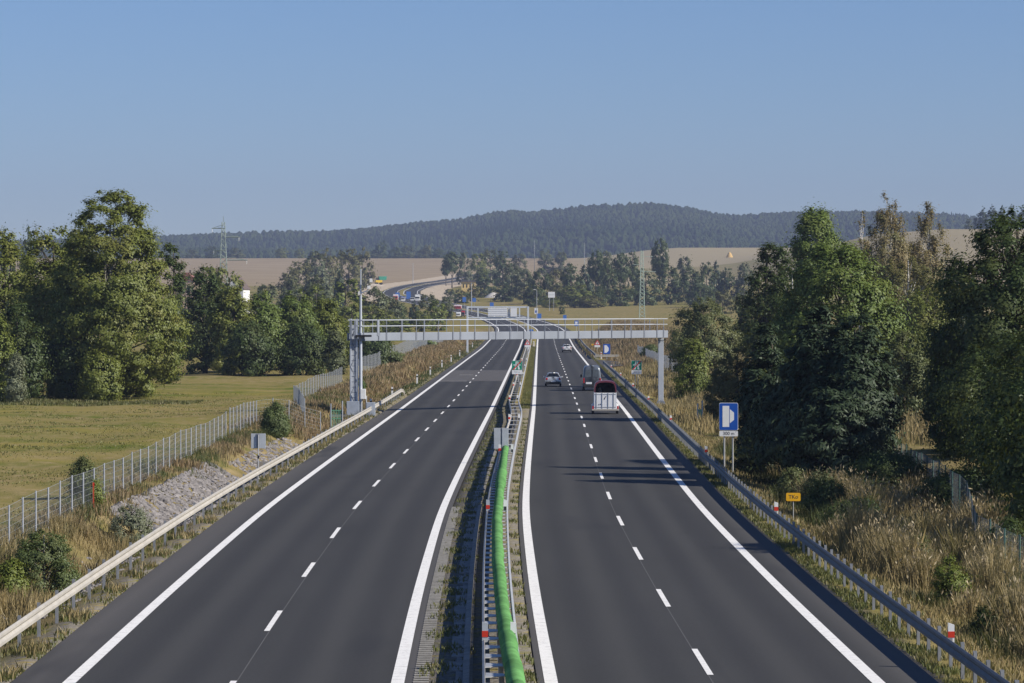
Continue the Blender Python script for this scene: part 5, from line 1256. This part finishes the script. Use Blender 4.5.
# ------------------------------------------------------------------ grasses and stones
def grass_mat(name, c1, c2, c3):
    return leaf_mat(name, c1, c2, c3, .3, .5)
def blades(name, label, XY, hgt, wid, lean, m_, off=None):
    n_ = len(XY); a = rng.uniform(0, 6.28, n_)
    if off is not None: a = np.arctan2(off[:, 1], off[:, 0]) + rng.normal(0, 1.5, n_)
    z = terrain(XY[:, 0], XY[:, 1]) - .03
    Bp = np.stack([XY[:, 0], XY[:, 1], z], -1); hh = hgt * rng.uniform(.55, 1.2, n_) if np.isscalar(hgt) else hgt
    fa = rng.uniform(-.9, .9, n_) ; W_ = np.stack([np.cos(fa), np.sin(fa), 0 * fa], -1) * (wid * rng.uniform(.6, 1.4, n_))[:, None]
    Lx = np.stack([np.cos(a), np.sin(a), 0 * a], -1) * (lean * hh * rng.uniform(.2, 1.2, n_))[:, None]
    up_ = np.array([0, 0, 1.0]) * hh[:, None]
    m1 = Bp + Lx * .35 + up_ * .55; tp = Bp + Lx + up_
    V = np.stack([Bp - W_ * .5, Bp + W_ * .5, m1 + W_ * .42, tp, m1 - W_ * .42], 1)
    return tag(mesh_np(name, V, 5, m_), label, 'grass', kind='stuff')
def scatter(n_, s0, s1, d0, d1, pw=1.0):
    d = d0 + (d1 - d0) * rng.uniform(0, 1, n_) ** pw; s = rng.uniform(s0, s1, n_); return np.stack([s + xr(d), d], -1)
GV = grass_mat('verge_grass', (.085, .105, .026), (.16, .155, .045), (.22, .18, .075))
GD = grass_mat('dry_grass', (.28, .21, .095), (.42, .33, .165), (.21, .18, .07))
GR = grass_mat('reddish_dry_grass', (.25, .165, .09), (.34, .25, .14), (.20, .17, .07))
GW = grass_mat('green_weeds', (.05, .075, .02), (.10, .125, .032), (.13, .13, .04))
GM = grass_mat('meadow_grass', (.11, .14, .028), (.20, .185, .05), (.24, .20, .07))
GS = grass_mat('shade_toned_weeds', (.055, .065, .024), (.12, .115, .045), (.08, .09, .028))  # weed colours toned to darken the shaded ground between the grass clumps
def clumped(xy, sc, thr):
    f = np.sin(xy[:, 0] * sc * 1.7 + 1.3 * np.sin(xy[:, 1] * sc * .5)) + np.sin(xy[:, 1] * sc * .9 + 2 * np.sin(xy[:, 0] * sc * .7)) + rng.normal(0, .45, len(xy))
    return xy[f > thr]
def nostone(xy):
    s_ = xy[:, 0] - xr(xy[:, 1]); return xy[~((xy[:, 1] > 134) & (xy[:, 1] < 228) & (s_ > -17.0))]
tall(40, -18.8, -14.4, 80, 128, 240, .5, .6, 'verge_weeds', 'green weeds on the left verge below the near fence', GW) if False else None
blades('verge_grass', 'short tufted green grass along both road edges', np.concatenate([
    clumped(scatter(42000, 9.15, 10.9, 68, 300, 1.5), 1.6, -.5), clumped(scatter(26000, 10.2, 13.2, 68, 260, 1.5), 1.1, -.1), clumped(scatter(20000, -13.6, -12.6, 74, 330, 1.4), 1.5, .5), clumped(scatter(16000, -15.0, -13.6, 76, 300, 1.4), 1.2, -.2),
    clumped(scatter(16000, -3.1, -1.8, 66, 330, 1.5), 1.6, .7), clumped(scatter(6000, -.72, -.33, 66, 260, 1.5), 1.6, .9), scatter(16000, -1.2, -.35, 285, 720, 1.2), scatter(9000, 9.15, 9.6, 300, 860), scatter(9000, -14.2, -12.35, 330, 800)]), .17, .032, .5, GV)
blades('dry_verge_grass', 'bleached short grass on the verges behind the guardrails', np.concatenate([
    clumped(scatter(22000, 9.9, 12.6, 68, 300, 1.5), 1.0, -.3), clumped(scatter(9000, -13.5, -12.7, 74, 300, 1.4), 1.5, .9), nostone(clumped(scatter(18000, -19.5, -14.6, 76, 330, 1.4), .9, -.2))]), .30, .030, .5, GD)
# tall reed-like grass on the right: many stems in clumps
def tall(n_cl, s0, s1, d0, d1, per, rr, hh, name, label, m_, pw=1.3, wid=.020, clip=None, seed=False, at_=None):
    if seed: LM.setdefault('seed', None) or LM.__setitem__('seed', leaf_mat('seed_heads', (.33, .26, .15), (.45, .36, .23), (.28, .22, .12), .3, .5))
    c_ = scatter(n_cl, s0, s1, d0, d1, pw)
    if clip is not None: c_ = c_[clip(c_)]
    if at_ is not None: c_ = np.array([((px - 512) * d / F, d) for px, d in at_])
    hc = hh * rng.uniform(.55, 1.2, len(c_)); k = rng.integers(0, len(c_), per * len(c_))
    off = rng.normal(0, rr, (len(k), 2)) * np.array([1, 1.6]); xy = c_[k] + off
    fall = np.exp(-np.sum((off / np.array([1, 1.6])) ** 2, 1) / (2 * (rr * 1.4) ** 2))
    hh_ = hc[k] * (.40 + .65 * fall) * rng.uniform(.6, 1.2, len(k))
    if d0 < 100 and seed:                      # feathery seed heads
        q = rng.uniform(0, 1, len(k)) < .22; xs_ = xy[q] + rng.normal(0, .10, (q.sum(), 2)); zt_ = terrain(xs_[:, 0], xs_[:, 1]) + hh_[q] * rng.uniform(.85, 1.1, q.sum())
        p_ = np.stack([xs_[:, 0], xs_[:, 1], zt_], -1); ax_ = unit(rng.normal(0, .45, p_.shape) + np.array([0, 0, 1.0])); sd_ = unit(np.cross(ax_, rng.normal(size=p_.shape))); l_ = rng.uniform(.05, .12, (len(p_), 1)); w2 = rng.uniform(.014, .030, (len(p_), 1))
        tag(mesh_np('seed_heads', np.stack([p_ - ax_ * l_, p_ + sd_ * w2, p_ + ax_ * l_, p_ - sd_ * w2], 1), 4, LM['seed']), 'feathery pale seed heads above the ' + label, 'grass', kind='stuff')
    return blades(name, label, xy, hh_, wid, .42, m_, off)
tall(84, 12.9, 17.5, 86, 215, 620, .50, 1.5, 'tall_dry_grass', 'tall bleached feathery grass behind the right guardrail', GD, seed=True)
tall(70, 12.2, 17.0, 84, 215, 300, .45, .9, 'tall_weeds', 'green weeds and nettles among the dry grass on the right', GW)
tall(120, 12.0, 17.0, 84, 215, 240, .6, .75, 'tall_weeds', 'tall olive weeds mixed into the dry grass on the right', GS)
tall(5, 12, 13, 84, 100, 1100, .50, 1.9, 'tall_dry_grass', 'big pale feathery grass clumps next to the bright sapling', GD, seed=True, at_=[(884, 115), (905, 112), (868, 121), (926, 110), (848, 127)])
tall(22, 12.6, 15.5, 74, 96, 620, .5, 1.3, 'tall_dry_grass', 'tall bleached feathery grass at the bottom right corner', GD, seed=True)
tall(160, 22, 38, 195, 300, 160, 1.0, 1.0, 'slope_grass', 'sunlit pale grass on the slope between the big trees', GD, wid=.05)
tall(240, 11.5, 21, 240, 480, 130, .9, 1.1, 'bank_grass', 'rough yellowish grass on the right bank near the end sign', GD, wid=.05)
tall(420, 11.2, 24, 480, 840, 110, 1.4, 1.2, 'bank_grass', 'brown dry grass covering the far right bank', GR, wid=.09, clip=lambda c: ~((c[:, 1] < 545) & (c[:, 0] - xr(c[:, 1]) < 14.0)))
tall(60, -18.5, -15.0, 78, 128, 260, .45, .85, 'meadow_edge_grass', 'tall straw-coloured grass at the bottom left by the fence', GD)
tall(46, -19.0, -17.1, 126, 240, 110, .5, .55, 'meadow_edge_grass', 'reddish dry grass along the near fence', GR, wid=.03)
tall(46, -19.6, -16.9, 96, 240, 150, .5, .5, 'verge_weeds', 'green weeds along the near fence', GW)
tall(60, -19.6, -13.9, 232, 420, 130, .8, .6, 'verge_weeds', 'green weeds among the brown grass past the gantry column', GW, wid=.04)
tall(160, -15.2, -13.2, 330, 800, 120, .8, .35, 'verge_weeds', 'green strip of low grass along the white delineator posts', GW, wid=.06, pw=1.0)
tall(80, -20, -14.8, 232, 330, 130, .8, .7, 'meadow_edge_grass', 'brown dry grass round the gantry column and cross fence', GR, wid=.05)
tall(260, -19.5, -15.2, 330, 800, 110, 1.2, .7, 'bank_grass', 'reddish brown grass covering the left bank beyond the guardrail', GR, wid=.08, pw=1.0)
blades('meadow_grass', 'mown yellow-green meadow grass beyond the near fence', clumped(scatter(60000, -62, -19, 108, 330, 1.2), .21, -.6), .10, .06, .9, GM)
blades('meadow_grass', 'taller green fringe of grass under the meadow trees', scatter(9000, -62, -30, 292, 304), .28, .06, .6, GV)
# stone bed
ST = mat('verge_stone', (.235, .22, .215), .95, var=.5, scale=1.3, bump=.6, spec=.15)
def stones(n_, s0, s1, d0, d1, r, name, label):
    xy = scatter(n_, s0, s1, d0, d1); z = terrain(xy[:, 0], xy[:, 1]); vs = []; 
    oct_ = np.array([(1, 0, 0), (.5, .87, 0), (-.5, .87, 0), (-1, 0, 0), (-.5, -.87, 0), (.5, -.87, 0), (.35, .2, .62), (-.35, .3, .66), (0, -.4, .6)])
    F_ = [(0, 1, 6), (1, 2, 7, 6), (2, 3, 7), (3, 4, 8, 7), (4, 5, 8), (5, 0, 6, 8), (6, 7, 8)]
    b_ = MB()
    for i in range(n_):
        a = R.uniform(0, 6.28); c, s_ = math.cos(a), math.sin(a); q = r * R.uniform(.5, 1.3)
        P_ = oct_ * np.array([q * R.uniform(.8, 1.3), q, q * R.uniform(.6, 1.1)]) * np.array([[R.uniform(.8, 1.2) for _ in range(3)] for _ in range(9)])
        b_.add([(xy[i, 0] + x * c - y * s_, xy[i, 1] + x * s_ + y * c, z[i] + zz - .02) for x, y, zz in P_], F_)
    return tag(b_.build(name, ST), label, 'stones', kind='stuff')
stones(3600, -17.4, -13.9, 138, 182, .17, 'rubble_stones', 'grey rubble stones covering the left verge slope')
stones(900, -16.8, -13.9, 186, 226, .17, 'rubble_stones', 'pale stones of the ditch below the grey-green shrub')
stones(320, -16.2, -13.9, 98, 124, .13, 'rubble_stones', 'scattered stones between the two near verge shrubs')
stones(700, 12.8, 20, 484, 560, .4, 'rubble_stones', 'bluish rubble stones on the bank beside the emergency bay')

# ------------------------------------------------------------------ air
hz = MB().box(0, 3600, 140 - 3, 6400, 8000, 280)
m, n, out = new_mat('haze_air')
pv = nd(n, 'ShaderNodeVolumePrincipled'); pv.inputs['Color'].default_value = (.43, .51, .74, 1); pv.inputs['Density'].default_value = 1.0e-4; pv.inputs['Anisotropy'].default_value = 0.0
n.links.new(pv.outputs[0], out.inputs['Volume'])
o = hz.build('haze', m); tag(o, 'thin pale blue autumn haze filling the valley air', 'haze', kind='stuff')
